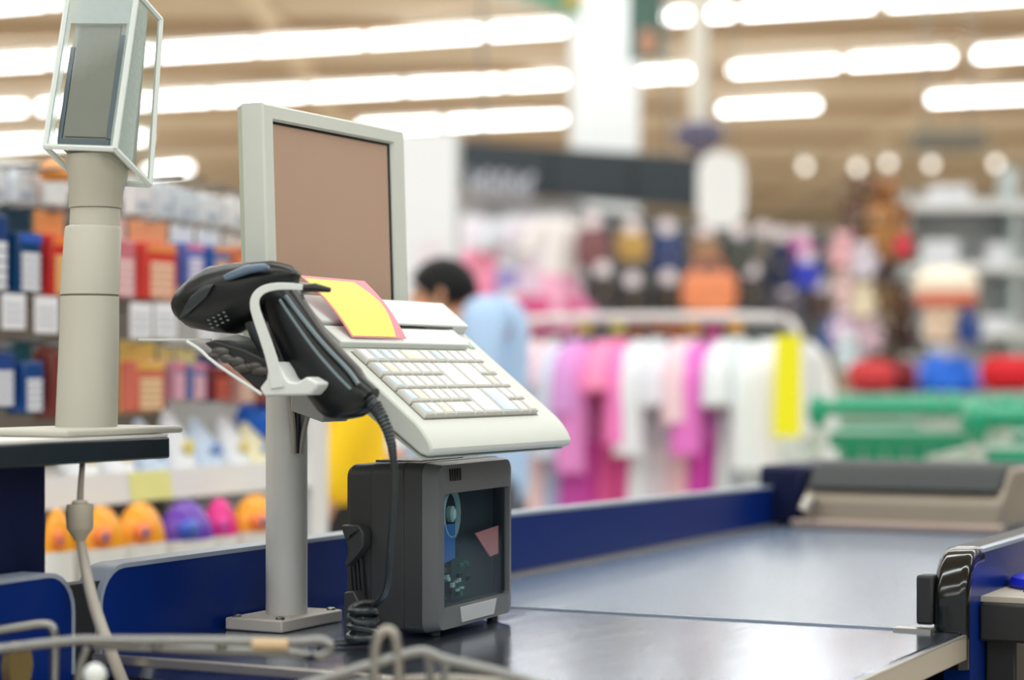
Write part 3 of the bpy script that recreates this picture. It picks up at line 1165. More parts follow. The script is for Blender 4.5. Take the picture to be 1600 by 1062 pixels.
b.add(shell(.10, .90, .035, .99, .12, .8), FB)
b.build('display_case', mat('display_grey', (150, 152, 146), .5), dp, bevel=.003)
b = MB()
b.add(shell(.20, .80, .09, .80, .09, .118), FB)
b.build('display_face', mat('display_face', (120, 120, 112), .55), dp)
b = MB()
b.add(shell(.12, .86, .03, .075, .085, .119), FB)
b.add(shell(.11, .17, .05, .66, .088, .119), FB)
b.add(shell(.80, .885, .08, .74, .088, .119), FB)
b.build('display_dark_frame', mat('display_dark', (70, 82, 92), .4), dp)
b = MB()
for k in range(4):
    b.add(shell(.30 + .05 * (k % 2), .97, .84 + .04 * k, .855 + .04 * k, .05, .08), FB)
b.add(shell(.0, .10, .02, 1, .004, .02), FB)
b.add(shell(.92, 1.0, .02, 1, .004, .02), FB)
b.add(shell(.10, .92, .80, 1, .004, .02), FB)
b.add(shell(.97, .99, .02, 1, .03, .5), FB)
b.build('cover_fold', frost('fold_clear', (206, 214, 214), .45), dp)

# grey cable with an in-line plug hanging under the shelf
cb = thing('hanging_cable', 'grey cable with an inline plug hanging below the display shelf', 'cable', atX(165, 1000, -1.2))
xs = SX + .012
b = MB()
b.tube([atX(129, 719, SX - .012), atX(128, 735, SX - .008), atX(126, 760, SX), atX(125, 790, xs)], [.0028, .0028, .003, .0034], 8, smooth=1)
b.build('upper_cable', mat('cable_grey_dark', (118, 108, 100), .5), cb)
b = MB()
pc = atX(125, 812, xs)
b.lathe([(.006, .0185), (.0075, .017), (.0076, .0146), (.0122, .0144), (.0125, .013), (.0125, -.0075), (.0118, -.009), (.0062, -.0165), (.005, -.019)], pc, 18)
b.build('inline_plug', mat('plug_grey', (158, 152, 138), .45), cb, angle=25)
b = MB()
b.tube([atX(125, 835, xs), atX(130, 870, xs), atX(140, 920, xs + .01), atX(153, 965, xs + .02), atX(168, 1005, xs + .035), atX(185, 1050, xs + .04), atX(200, 1085, xs + .04)], [.004, .0048, .0055, .006, .006, .006, .006], 10, smooth=2)
b.build('lower_cable', mat('cable_light_grey', (172, 166, 156), .45), cb)

# ================================================================ BAG RACK (near wires)
def near(pts, d):
    return [at(x, y, d) for x, y in pts]


rk = thing('bag_rack', 'blurred chrome wire bag rack at the near end of the counter', 'rack', at(300, 1062, 1.72))
D = 1.72
arm = near([(-40, 1018), (60, 1006), (130, 999), (150, 1000), (300, 1000), (460, 1004), (500, 998), (519, 1008), (512, 1022), (490, 1026)], D)
arm2 = [at(x, y, D + .02) for x, y in ((490, 1026), (440, 1018), (300, 1014), (170, 1008), (140, 1006))]
MB().tube(arm + arm2, .0042, 10, smooth=2).build('arm_loop', M['chrome'], rk)
MB().tube(near([(-40, 990), (30, 979), (72, 973), (84, 982), (86, 1010), (84, 1100)], D + .12), .0044, 10, smooth=2).build('side_hoop', M['chrome'], rk)
MB().tube(near([(135, 1012), (124, 1040), (122, 1062), (121, 1110)], D), .003, 8, smooth=2).build('drop_wire', M['chrome'], rk)
MB().ell(at(148, 1054, D - .05), .0095, 12, 8).build('end_ball', M['white'], rk)
for k, (x, y) in enumerate(((245, 1008), (346, 1008), (150, 1006))):
    MB().ell(at(x, y, D + .008), (.005, .005, .005), 8, 6).build('weld_joint', M['chrome'], rk)
b = MB()
b.tube(near([(395, 1006), (450, 1007)], D - .004), .0048, 8)
b.build('sleeve', mat('tan_sleeve', (196, 168, 132), .4), rk)
rk2 = thing('wire_hook_rack', 'blurred steel wire hooks beneath the box scanner at the bottom', 'rack', at(640, 1062, 1.66))
D = 1.66
MB().tube(near([(430, 1085), (520, 1056), (600, 1032), (650, 1017), (668, 1018), (690, 1030), (740, 1040), (800, 1056), (900, 1085)], D), .0042, 10, smooth=2).build('front_bar', M['chrome'], rk2)
MB().tube(near([(586, 1090), (584, 1020), (590, 995), (602, 982), (615, 988), (621, 1010), (624, 1090)], D), .0042, 10, smooth=2).build('hook_loop', mat('dull_wire', (150, 146, 138), .35, metal=.8), rk2)
MB().tube(near([(668, 1020), (672, 1050), (672, 1100)], D), .0034, 8).build('drop_wire', M['chrome'], rk2)
MB().tube(near([(688, 1032), (700, 1040), (694, 1050), (690, 1100)], D), .003, 8).build('drop_wire', M['chrome'], rk2)
MB().tube(near([(420, 1100), (560, 1066), (700, 1056), (830, 1070), (900, 1090)], D + .05), .003, 8, smooth=2).build('rear_bar', mat('dull_wire', (0, 0, 0)), rk2)

# ================================================================ LEFT GONDOLA
GX = -2.15
gd = thing('shelf_unit', 'white supermarket shelf unit with hanging packs and bottles behind the till', 'shelf', (-2.4, 2.7, 0))
gy0, gy1 = 1.9, 3.40
gm = mat('shelf_white_metal', (232, 232, 230), .4, var=.02)
gback = mat('shelf_back_board', (118, 108, 98), .6, var=.1)
b = MB()
b.box2((GX - .36, gy0, .05), (GX - .33, gy1, 1.50))
b.build('back_panel', gback, gd)
b = MB()
b.box2((GX - .36, gy0, 1.50), (GX - .31, gy1, 1.545))
b.build('top_rail', gm, gd, bevel=.004)
post0 = atX(487, 750, GX)
post1 = atX(514, 750, GX)
b = MB()
b.box2((GX - .36, post0.y, .05), (GX, post1.y, 1.30))
b.build('end_post', gm, gd, bevel=.004)
b = MB()
b.box2((GX - .33, gy0, .965), (GX - .002, post0.y - .002, 1.0))
b.build('shelf_board', gm, gd, bevel=.003)
b = MB()
b.prism([(GX - .002, gy0, .958), (GX + .010, gy0, .955), (GX + .002, gy0, 1.006), (GX - .002, gy0, 1.006)], (0, post0.y - .004 - gy0, 0))
b.build('price_rail', gm, gd)
b = MB()
a0, a1 = atX(204, 760, GX + .008), atX(268, 760, GX + .008)
b.prism([(GX + .0105, a0.y, .9565), (GX + .0112, a0.y, .9565), (GX + .0042, a0.y, 1.004), (GX + .0035, a0.y, 1.004)], (0, a1.y - a0.y, 0))
b.build('yellow_price_strip', mat('strip_yellow', (238, 236, 150), .5), gd)
b = MB()
b.box2((GX - .33, gy0, .74), (GX + .13, post0.y - .002, .7665))
b.box2((GX + .13, gy0, .73), (GX + .136, post0.y - .004, .772))
b.build('lower_shelf_board', gm, gd, bevel=.003)
b = MB()
b.box2((GX - .33, gy0, .05), (GX - .005, post0.y - .002, .12))
b.build('plinth', gm, gd)

PACKX = GX - .08


def peg(y, z, n=1, parent=gd):
    b = MB()
    b.tube([(GX - .33, y, z), (GX - .03, y, z + .004)], .003, 6)
    b.build('peg_hook', M['chrome'], gd)


def pack(px0, px1, py0, py1, body, label_rgb, lab, cat, hdr=None, X=PACKX, th=.03, lr=(.2, .8, .3, .92), stripe=None):
    """carded product hanging from a peg; pixels give its outline on the plane of constant X"""
    A, Bp = atX(px0, py1, X), atX(px1, py1, X)
    zt_ = atX((px0 + px1) / 2, py0, X).z
    z0 = (A.z + Bp.z) / 2
    y0, y1 = A.y + .002, Bp.y - .002
    h = zt_ - z0
    w = y1 - y0
    t = thing('hanging_pack', lab, cat, (X, (y0 + y1) / 2, z0), 'hanging packs on the pegboard')
    b = MB()
    if hdr:
        b.box2((X - .002, y0, z0), (X, y1, zt_))
    else:
        b.box2((X - .002, y0, z0), (X, y1, zt_ - .01))
        b.box2((X - .0022, (y0 + y1) / 2 - w * .3, zt_ - .012), (X - .0002, (y0 + y1) / 2 + w * .3, zt_))
    b.build('card', mat('pack_%d_%d_%d' % tuple(hdr or body), hdr or body, .35, var=.12, scale=30), t)
    b = MB()
    zb1 = z0 + h * (.72 if hdr else .9)
    b.loft([[(X + th * k, y0 + w * i0, z0 + .004), (X + th * k, y1 - w * i0, z0 + .004), (X + th * k, y1 - w * i0, zb1), (X + th * k, y0 + w * i0, zb1)] for k, i0 in ((0, .02), (.6, .04), (1, .12))])
    b.build('blister', mat('pack_%d_%d_%d' % tuple(body), body, .25, var=.12, scale=30), t, bevel=.003)
    if label_rgb:
        b = MB()
        y_a, y_b = y0 + w * max(lr[0], .14), y0 + w * min(lr[1], .86)
        zz0, zz1 = z0 + (zb1 - z0) * (1 - lr[3]), z0 + (zb1 - z0) * (1 - lr[2])
        n = 5
        for k in range(n):
            b.box2((X + th, y_a, zz0 + (zz1 - zz0) * k / n), (X + th + .001, y_b, zz0 + (zz1 - zz0) * (k + .8) / n))
        b.build('label_panel', mat('label_%d_%d_%d' % tuple(label_rgb), label_rgb, .4, var=.05), t)
    if stripe:
        b = MB()
        b.box2((X + th, y0 + w * .13, zb1 - h * .12), (X + th + .0012, y1 - w * .13, zb1 - h * .02))
        b.build('stripe', mat('stripe_%d_%d_%d' % tuple(stripe), stripe, .4), t)
    peg((y0 + y1) / 2, zt_ - .004)
    return t


W_ = (232, 234, 238)
packs = [
    (-48, -4, 322, 465, (20, 60, 120), W_, 'blue hanging pack at the far left edge, left of the teal pack', None, None),
    (0, 49, 326, 462, (14, 64, 108), W_, 'dark teal and blue hanging pack with a white printed panel', (18, 52, 70), (40, 90, 190)),
    (53, 101, 330, 466, (206, 48, 42), (236, 190, 120), 'red hanging pack with orange top just left of the display pole', (228, 150, 90), (240, 130, 60)),
    (152, 196, 338, 470, (206, 120, 130), (236, 200, 200), 'rose hanging pack peeping out right of the display pole', (230, 190, 190), None),
    (200, 262, 345, 472, (214, 62, 52), (240, 200, 170), 'red hanging pack with a pale panel right of the display pole', (226, 160, 120), (236, 140, 80)),
    (266, 303, 352, 452, (84, 110, 186), (226, 216, 236), 'blue and lilac hanging pack right of the red one', W_, (220, 130, 170)),
    (307, 344, 358, 452, (50, 100, 176), (226, 180, 140), 'blue hanging pack with an orange panel near the hand scanner', W_, (230, 150, 80)),
    (348, 392, 366, 446, (238, 130, 76), (244, 200, 180), 'orange hanging pack beside the edge of the monitor', (200, 204, 200), (60, 80, 80)),
    (-40, 7, 540, 640, (30, 70, 140), W_, 'blue lower hanging pack cut by the left picture edge', None, None),
    (10, 51, 532, 648, (24, 72, 138), W_, 'blue lower hanging pack with white panel rows beside the brown pack', (22, 80, 90), None),
    (54, 92, 540, 655, (120, 52, 44), None, 'dark brown red lower hanging pack left of the display pole', None, None),
    (184, 243, 532, 645, (214, 110, 90), (236, 206, 160), 'coral lower hanging pack with a cream panel right of the display pole', (230, 200, 110), (232, 190, 90)),
    (247, 272, 540, 628, (196, 150, 170), (236, 180, 200), 'narrow pink lower hanging pack with a yellow head', (224, 200, 130), (232, 120, 150)),
    (275, 306, 544, 628, (110, 130, 180), (236, 180, 190), 'narrow blue and pink lower hanging pack', (230, 210, 140), (232, 130, 150)),
    (309, 344, 552, 628, (128, 44, 44), (196, 90, 70), 'dark red lower hanging pack below the holder tray', (60, 60, 110), None),
    (347, 384, 556, 632, (190, 140, 130), (224, 190, 170), 'dusty pink lower hanging pack behind the scanner holder', (210, 170, 150), None),
    (387, 424, 560, 632, (150, 80, 70), None, 'rust lower hanging pack behind the post of the till', None, None),
]
for x0, x1, y0, y1, bd, lb, tx, hd_, sp in packs:
    pack(x0, x1, y0, y1, bd, lb, tx, 'pack', hdr=hd_, stripe=sp)
heads = [(-36, 4, 262, 318, (228, 232, 238)), (8, 50, 266, 322, (222, 228, 236)), (54, 98, 268, 326, (236, 226, 222)), 
         (192, 234, 276, 340, (236, 232, 234)), (236, 262, 282, 344, (222, 228, 234)), (266, 300, 292, 348, (216, 224, 232)), (303, 342, 300, 354, (226, 228, 232)), (346, 384, 306, 360, (232, 230, 230))]
names_h = ['at the left picture edge', 'above the dark teal pack', 'above the red and orange pack', 'above the rose pack', 'above the red pack with pale panel', 'above the lilac pack', 'above the blue pack with orange panel', 'above the orange pack']
for (x0, x1, y0, y1, cl_), nm in zip(heads, names_h):
    pack(x0, x1, y0, y1, cl_, (180, 190, 206), 'white carded product hanging in the top row %s' % nm, 'pack', X=PACKX - .05, th=.015, lr=(.25, .75, .55, .8))
p = atX(87, 272, PACKX)
t = thing('orange_tub', 'small orange topped tub on the shelf unit top row', 'tub', p)
MB().lathe([(.018, -.012), (.03, 0), (.026, .014), (.01, .022)], p, 14).build('lid', mat('tub_orange', (250, 160, 70), .4), t)
MB().lathe([(.02, -.05), (.022, -.014)], p, 14).build('tub', gm, t)
tags = [(4, 40, 460, 514, 'below the dark teal pack'), (55, 92, 464, 520, 'below the red pack left of the display pole'), (204, 238, 474, 528, 'below the red pack right of the display pole'), (242, 276, 474, 528, 'below the lilac pack, right of its twin'), (312, 338, 484, 530, 'just above the holder tray')]
for x0, x1, y0, y1, nm in tags:
    a0, a1 = atX(x0, y1, GX - .02), atX(x1, y0, GX - .02)
    t = thing('price_tag', 'white shelf price tag hanging %s' % nm, 'price tag', (GX - .02, (a0.y + a1.y) / 2, a0.z), 'price tags on the pegboard')
    MB().box2((GX - .022, a0.y, a0.z), (GX - .02, a1.y, a1.z)).build('ticket', mat('ticket_white', (238, 238, 242), .5, var=.02), t, bevel=.0008)
    b = MB()
    for k in range(3):
        b.box2((GX - .02, a0.y + .006, a0.z + .012 + .012 * k), (GX - .0195, a1.y - .008, a0.z + .016 + .012 * k))
    b.build('print_line', mat('print_grey', (190, 190, 200), .6), t)
    peg((a0.y + a1.y) / 2, a1.z + .002)

# pouches standing on the shelf
pou = [(100, 150, 668, 'white'), (156, 206, 662, 'white'), (212, 258, 655, 'blue'), (256, 300, 640, 'white'), (298, 346, 655, 'blue'), (346, 384, 650, 'white'), (380, 420, 660, 'yellow')]
pl_ = ['leftmost white pouch on the white shelf under the display', 'second white pouch from the left on the white shelf', 'blue tinted pouch right of the two left pouches', 'tall pointed white pouch in the middle of the white shelf', 'blue and white pouch leaning right of the tall pointed pouch', 'white pouch below the blue ball', 'yellowish pouch beside the till post']
for (x0, x1, y0, k), nm in zip(pou, pl_):
    X = GX - .08
    a0, a1 = atX(x0, 725, X), atX(x1, 725, X)
    yc, w = (a0.y + a1.y) / 2, a1.y - a0.y
    h = atX((x0 + x1) / 2, y0, X).z - 1.0
    t = thing('pouch', nm, 'pouch', (X, yc, 1.0005), 'pouches on the white shelf')
    b = MB()
    n = 10
    rings = []
    for s, ww, dd in ((0, .96, .030), (.25, 1, .028), (.6, .8, .02), (.85, .45, .01), (1, .22, .003)):
        rings.append([(X + dd * math.cos(2 * PI * i / n) - .02 * s, yc - .12 * w * s + w / 2 * ww * math.sin(2 * PI * i / n), 1.001 + h * s) for i in range(n)])
    b.loft(rings)
    cl_ = {'white': (232, 234, 238), 'blue': (196, 212, 232), 'yellow': (236, 228, 190)}[k]
    b.build('pouch_body', mat('pouch_' + k, cl_, .3, var=.08, scale=20), t, angle=70)
    b = MB()
    b.ell((X + .024, yc, 1.001 + h * .35), (.004, w * .2, h * .14), 10, 6)
    b.build('print_patch', mat('pouch_print_' + k, {'white': (226, 206, 120), 'blue': (120, 150, 206), 'yellow': (150, 176, 210)}[k], .4), t)
p = atX(403, 655, GX - .10)
t = thing('blue_ball', 'bright blue ball shaped pack on the shelf behind the till post', 'ball', p)
MB().ell(p, .043, 18, 12).build('ball', mat('ball_blue', (20, 104, 214), .35), t)
MB().lathe([(.012, -.05), (.02, -.04)], p, 12).build('foot_ring', gm, t)
MB().box2((p.x - .03, p.y - .03, 1.0003), (p.x + .03, p.y + .03, p.z - .05)).build('pack_base', gm, t, bevel=.004)

# bottles on the lower shelf
bot = [(66, 112, 794, 'orange', 'leftmost orange and white bottle on the low shelf'), (122, 190, 790, 'orange', 'orange and white bottle behind the hanging grey plug'), (184, 252, 784, 'orange', 'orange and white bottle left of the purple one'),
       (252, 326, 782, 'purple', 'purple and white bottle on the low shelf'), (320, 366, 778, 'magenta', 'slim magenta bottle right of the purple one'), (366, 432, 772, 'orange', 'orange and white bottle beside the till post')]
cols = {'orange': (250, 166, 24), 'purple': (104, 52, 176), 'magenta': (236, 14, 140)}
for x0, x1, ytop, k, nm in bot:
    X = GX + .07
    a0, a1 = atX(x0, 860, X), atX(x1, 860, X)
    yc, r = (a0.y + a1.y) / 2, (a1.y - a0.y) / 2
    zt2 = atX((x0 + x1) / 2, ytop, X).z
    z0 = .7668
    h = zt2 - z0
    t = thing('bottle', nm, 'bottle', (X, yc, z0), 'bottles on the low shelf')
    zz = lambda f: z0 + h * f
    b = MB()
    b.lathe([(r * .84, z0), (r * .92, zz(.04)), (r * .95, zz(.3)), (r * .93, zz(.665))], (X, yc, 0), 20, sx=.62)
    b.build('bottle_base', mat('bottle_white', (238, 236, 228), .3, var=.03), t)
    b = MB()
    b.lathe([(r * .93, zz(.6655)), (r * .91, zz(.72)), (r * .82, zz(.81)), (r * .62, zz(.9)), (r * .38, zz(.97)), (r * .1, zz(1))], (X, yc, 0), 20, sx=.62)
    b.build('bottle_top', mat('bottle_' + k, cols[k], .3, var=.03), t)
    b = MB()
    b.ell((X + r * .42, yc - r * .42, zz(.76)), (r * .22, r * .40, h * .09), 12, 8)
    b.build('label_patch', mat('bottle_label_' + k, {'orange': (250, 130, 60), 'purple': (60, 90, 200), 'magenta': (240, 60, 160)}[k], .35), t)
    b = MB()
    b.ell((X + r * .585, yc - r * .52, zz(.76)), (r * .06, r * .13, r * .14), 10, 6)
    b.build('label_dot', mat('bottle_dot', (60, 96, 160), .4), t)

# ================================================================ PEOPLE
def skin_mesh(verts, edges, radii, name, sub=1):
    me = bpy.data.meshes.new(name + '_rig')
    bm = bmesh.new()
    lay = bm.verts.layers.skin.verify()
    vs = [bm.verts.new(v) for v in verts]
    for a_, b_ in edges:
        bm.edges.new((vs[a_], vs[b_]))
    for k, v in enumerate(vs):
        r = radii[k]
        v[lay].radius = r if isinstance(r, tuple) else (r, r)
        v[lay].use_root = (k == 0)
    bm.to_mesh(me)
    bm.free()
    o = bpy.data.objects.new(name + '_rig', me)
    COL.objects.link(o)
    md = o.modifiers.new('skin', 'SKIN')
    md.use_smooth_shade = True
    sd_ = o.modifiers.new('sub', 'SUBSURF')
    sd_.levels = sd_.render_levels = sub
    dg = bpy.context.evaluated_depsgraph_get()
    dg.update()
    res = bpy.data.meshes.new_from_object(o.evaluated_get(dg))
    bpy.data.objects.remove(o)
    bpy.data.meshes.remove(me)
    res.name = name
    res.polygons.foreach_set('use_smooth', [True] * len(res.polygons))
    return res


def add_mesh(name, me, m, parent):
    me.materials.clear()
    me.materials.append(m)
    o = bpy.data.objects.new(name, me)
    COL.objects.link(o)
    o.parent = parent
    return o


def person(loc, H_, face, label, shirt, trouser, hairc, lean=0.0, long_hair=False, fwd=0.0, drop=0.0, cuff=0.0):
    """standing figure; local -Y is the way it faces, feet at z=0"""
    s = H_ / 1.74
    t = thing('person', label, 'person', loc, None, face)
    V, E, R = [], [], []

    def n(p, r, par=None):
        V.append(Vector(p) * s)
        R.append(tuple(q * s for q in r) if isinstance(r, tuple) else r * s)
        if par is not None:
            E.append((par, len(V) - 1))
        return len(V) - 1
    lx = lean
    pel = n((0, 0, .95), (.135, .10))
    sp = n((lx * .1, .01, 1.1), (.12, .09), pel)
    ch = n((lx * .3, .01, 1.28), (.145, .10), sp)
    nb = n((lx * .5, .005, 1.45), (.105, .08), ch)
    nk = n((lx * .65, -.01 - fwd * .5, 1.50 - drop * .4), .052, nb)
    h1 = n((lx * .8, -.024 - fwd, 1.56 - drop), (.074, .088), nk)
    h2 = n((lx * .95, -.018 - fwd, 1.64 - drop), (.086, .104), h1)
    n((lx * 1.0, -.012 - fwd, 1.70 - drop), (.062, .078), h2)
    head = V[h2].copy()
    arms = []
    for sg in (-1, 1):
        sh = n((lx * .4 + sg * .175, .01, 1.40), .058, nb)
        el = n((lx * .3 + sg * .225, .02, 1.12), .042, sh)
        dy, dz = fwd * 1.4, fwd * .7
        wr = n((lx * .2 + sg * .235, -.07 - dy, .89 + dz), .027, el)
        pa = n((lx * .2 + sg * .236, -.088 - dy, .83 + dz), (.022, .036), wr)
        for f in range(4):
            k1 = n((lx * .2 + sg * .234, -.118 + .018 * f - dy, .775 + dz - (.006 if f in (1, 2) else 0)), .0095, pa)
            n((lx * .2 + sg * .226, -.122 + .018 * f - dy, .738 + dz - (.01 if f in (1, 2) else 0)), .008, k1)
        th = n((lx * .2 + sg * .222, -.125 - dy, .815 + dz), .011, pa)
        n((lx * .2 + sg * .216, -.145 - dy, .785 + dz), .009, th)
        arms.append((sh, el, wr))
    for sg in (-1, 1):
        hp = n((sg * .088, 0, .86), .092, pel)
        kn = n((sg * .098, -.005, .48), .058, hp)
        an = n((sg * .10, .02, .09), .038, kn)
        n((sg * .105, -.10, .035), .032, an)
    add_mesh('body', skin_mesh(V, E, R, 'body', 2), mat('skin', (216, 160, 128), .5, var=.05), t)
    # shirt: torso and upper arms, a bit wider than the body
    V2, E2, R2 = [], [], []

    def n2(p, r, par=None):
        V2.append(Vector(p))
        R2.append(r)
        if par is not None:
            E2.append((par, len(V2) - 1))
        return len(V2) - 1
    a_ = n2(Vector((0, 0, .80)) * s, (.175 * s, .135 * s))
    a_ = n2(Vector((0, 0, .95)) * s, (.17 * s, .13 * s), a_)
    b_ = n2(V[sp], (.145 * s, .112 * s), a_)
    c_ = n2(V[ch], (.165 * s, .118 * s), b_)
    d_ = n2(V[nb], (.115 * s, .09 * s), c_)
    for sh, el, wr in arms:
        e_ = n2(V[sh], .07 * s, d_)
        if cuff:
            e_ = n2(V[el], .056 * s, e_)
            n2(V[el].lerp(V[wr], cuff), .046 * s, e_)
        else:
            n2(V[sh].lerp(V[el], .75), .062 * s, e_)
    add_mesh('shirt', skin_mesh(V2, E2, R2, 'shirt', 2), shirt, t)
    V2, E2, R2 = [], [], []
    a_ = n2(Vector((0, 0, 1.04)) * s, (.13 * s, .105 * s))
    a_ = n2(Vector((0, 0, .93)) * s, (.145 * s, .115 * s), a_)
    for sg in (-1, 1):
        e_ = n2(Vector((sg * .09, 0, .82)) * s, .105 * s, a_)
        f_ = n2(Vector((sg * .098, -.005, .48)) * s, .076 * s, e_)
        n2(Vector((sg * .10, .015, .10)) * s, .06 * s, f_)
    add_mesh('trousers', skin_mesh(V2, E2, R2, 'trousers', 2), trouser, t)
    for sg in (-1, 1):
        MB().ell(Vector((sg * .104, -.05, .045)) * s, (.046 * s, .125 * s, .042 * s), 12, 8).build('shoe', M['black'], t, local=True)
    # face and hair
    for sg in (-1, 1):
        MB().ell(head + Vector((sg * .032, -.083, .012)) * s, (.013 * s, .008 * s, .008 * s), 8, 6).build('eye', mat('eye_dark', (40, 30, 26), .3), t, local=True)
        MB().ell(head + Vector((sg * .084, .01, 0)) * s, (.010 * s, .02 * s, .032 * s), 8, 6).build('ear', mat('skin', (0, 0, 0)), t, local=True)
    MB().loft([[head + Vector((sx_ * w_, y_, z_)) * s for sx_, y_, z_ in ((-1, -.08, z0_), (0, y1_, z0_), (1, -.08, z0_))] for w_, y1_, z0_, z_ in ((.008, -.092, .015, 0), (.016, -.115, -.026, 0), (.010, -.09, -.036, 0))]).build('nose', mat('skin', (0, 0, 0)), t, local=True)
    MB().ell(head + Vector((0, -.082, -.055)) * s, (.026 * s, .008 * s, .008 * s), 8, 6).build('mouth', mat('lip', (176, 96, 88), .5), t, local=True)
    b = MB()
    rings = []
    nn = 18
    for k in range(9):
        el = -0.35 + (PI / 2 + .33) * k / 8
        ring = []
        for j in range(nn):
            a = 2 * PI * j / nn
            front = max(0, -math.sin(a))
            e2_ = el + front * .75 * (1 - k / 8)
            rr = 1.0
            ring.append(head + Vector((.094 * math.cos(e2_) * math.cos(a), .004 + .112 * math.cos(e2_) * math.sin(a), .008 + .112 * math.sin(e2_))) * s * rr)
        rings.append(ring)
    b.loft(rings)
    if long_hair:
        b.ell(head + Vector((0, .075, -.09)) * s, (.07 * s, .05 * s, .12 * s), 12, 8)
    b.build('hair', hairc, t, local=True, angle=70)
    return t


hair = mat('hair_black', (14, 14, 18), .55, var=.2, scale=80, spec=.2)
pc = at(768, 582, 6.2)
person((pc.x, pc.y, 0), 1.63, YAW - 1.75, 'person with dark hair bending forward in a light blue shirt beyond the keyboard', mat('shirt_light_blue', (170, 200, 238), .7, var=.08), mat('trouser_grey', (70, 76, 92), .7), hair, fwd=.14, drop=.145, cuff=.9)
pc = at(532, 582, 4.95)
person((pc.x, pc.y, 0), 1.66, YAW - 1.4, 'person in a yellow top and black trousers behind the till post', mat('shirt_yellow', (252, 206, 8), .7, var=.04), mat('trouser_black', (22, 26, 28), .7), hair, cuff=.88)

# ================================================================ DISPLAY PANEL, SIGNS
t = thing('display_partition', 'tall pale display partition behind the right edge of the monitor', 'panel', at(640, 1000, 8.5) * Vector((1, 1, 0)) if False else Vector((at(640, 582, 8.5).x, at(640, 582, 8.5).y, 0)))
b = MB()
A, Bq = at(590, 582, 8.8), at(712, 582, 8.8)
dv = Bq - A
b.prism([(A.x, A.y, .0), (Bq.x, Bq.y, 0), (Bq.x, Bq.y, 2.17), (A.x, A.y, 2.17)], c2w(0, .06, 0))
b.build('board', mat('panel_white', (226, 228, 232), .5, var=.03, scale=3), t, bevel=.006)
b = MB()
nrm_ = c2w(0, -.004, 0)
A2, B2 = A + dv * .5, A + dv * .86
b.prism([(A2.x, A2.y, 1.32), (B2.x, B2.y, 1.32), (B2.x, B2.y, 1.72), (A2.x, A2.y, 1.72)], nrm_)
b.build('poster', mat('poster_pale', (222, 214, 220), .5, var=.08, scale=4), t)
b = MB()
b.prism([(Bq.x, Bq.y, 0), (Bq.x + .02, Bq.y + .01, 0), (Bq.x + .02, Bq.y + .01, 2.17), (Bq.x, Bq.y, 2.17)], c2w(0, .06, 0))
b.build('edge_strip', M['silver'], t)

# black fascia over the clothes department
A, Bq = at(714, 582, 12.0), at(1096, 582, 13.2)
dv = Bq - A
t = thing('shop_sign', 'long black fascia sign with pale lettering above the clothes', 'sign', (A + dv / 2) * 1.0)
b = MB()
back = Vector((-dv.y, dv.x, 0)).normalized() * .12
zA = (EYE + (582 - 219) / F * 12.0, EYE + (582 - 294) / F * 12.0)
zB = (EYE + (582 - 245) / F * 13.2, EYE + (582 - 325) / F * 13.2)
b.prism([(A.x, A.y, zA[1]), (Bq.x, Bq.y, zB[1]), (Bq.x, Bq.y, zB[0]), (A.x, A.y, zA[0])], back)
b.build('board', mat('fascia_charcoal', (52, 62, 70), .45, var=.05), t, bevel=.01)
for xx_ in (.36, .70):
    b = MB()
    q_ = A + dv * xx_
    q2 = A + dv * (xx_ + .004)
    zz0, zz1 = zA[1] + (zB[1] - zA[1]) * xx_, zA[0] + (zB[0] - zA[0]) * xx_
    b.prism([(q_.x, q_.y, zz0), (q2.x, q2.y, zz0), (q2.x, q2.y, zz1), (q_.x, q_.y, zz1)], -back * .05)
    b.build('panel_joint', M['black'], t)
b = MB()
random.seed(9)
out = -back.normalized() * .02
for k in range(9):
    f0 = .045 + k * .028
    q_ = A + dv * f0
    q2 = A + dv * (f0 + .006)
    q3 = A + dv * (f0 + .020)
    z0_, z1_ = 2.185, 2.33 - (.03 if k % 2 else 0)
    b.prism([(q_.x, q_.y, z0_), (q2.x, q2.y, z0_), (q2.x, q2.y, z1_), (q_.x, q_.y, z1_)], out)
    zt3 = z1_ if k % 3 else z0_ + .07
    b.prism([(q2.x, q2.y, zt3 - .03), (q3.x, q3.y, zt3 - .03), (q3.x, q3.y, zt3), (q2.x, q2.y, zt3)], out)
    if k % 3 == 1:
        b.prism([(q2.x, q2.y, z0_), (q3.x, q3.y, z0_), (q3.x, q3.y, z0_ + .03), (q2.x, q2.y, z0_ + .03)], out)
b.build('lettering', mat('letter_pale', (206, 210, 222), .4), t)
for xx_ in (.12, .88):
    q_ = A + dv * xx_ + back / 2
    MB().tube([(q_.x, q_.y, zA[0] - .02), (q_.x, q_.y, CEIL)], .012, 6).build('hanger_rod', M['chrome'], t)

# camera dome on a white drop pole
p = at(1093, 212, 10.5)
t = thing('dome_camera', 'purple grey dome camera on a white ceiling drop pole', 'camera', p)
MB().lathe([(.05, .06), (.05, CEIL - p.z)], p, 14).build('drop_pole', mat('drop_pole_white', (226, 222, 212), .5), t)
MB().lathe([(.11, .055), (.125, .03), (.12, -.01), (.095, -.05), (.05, -.08), (.01, -.092)], p, 18).build('dome', mat('dome_purple', (92, 88, 118), .2), t)
MB().lathe([(.03, -.06), (.02, -.098), (.006, -.1)], p, 10).build('lens', M['blackgloss'], t)
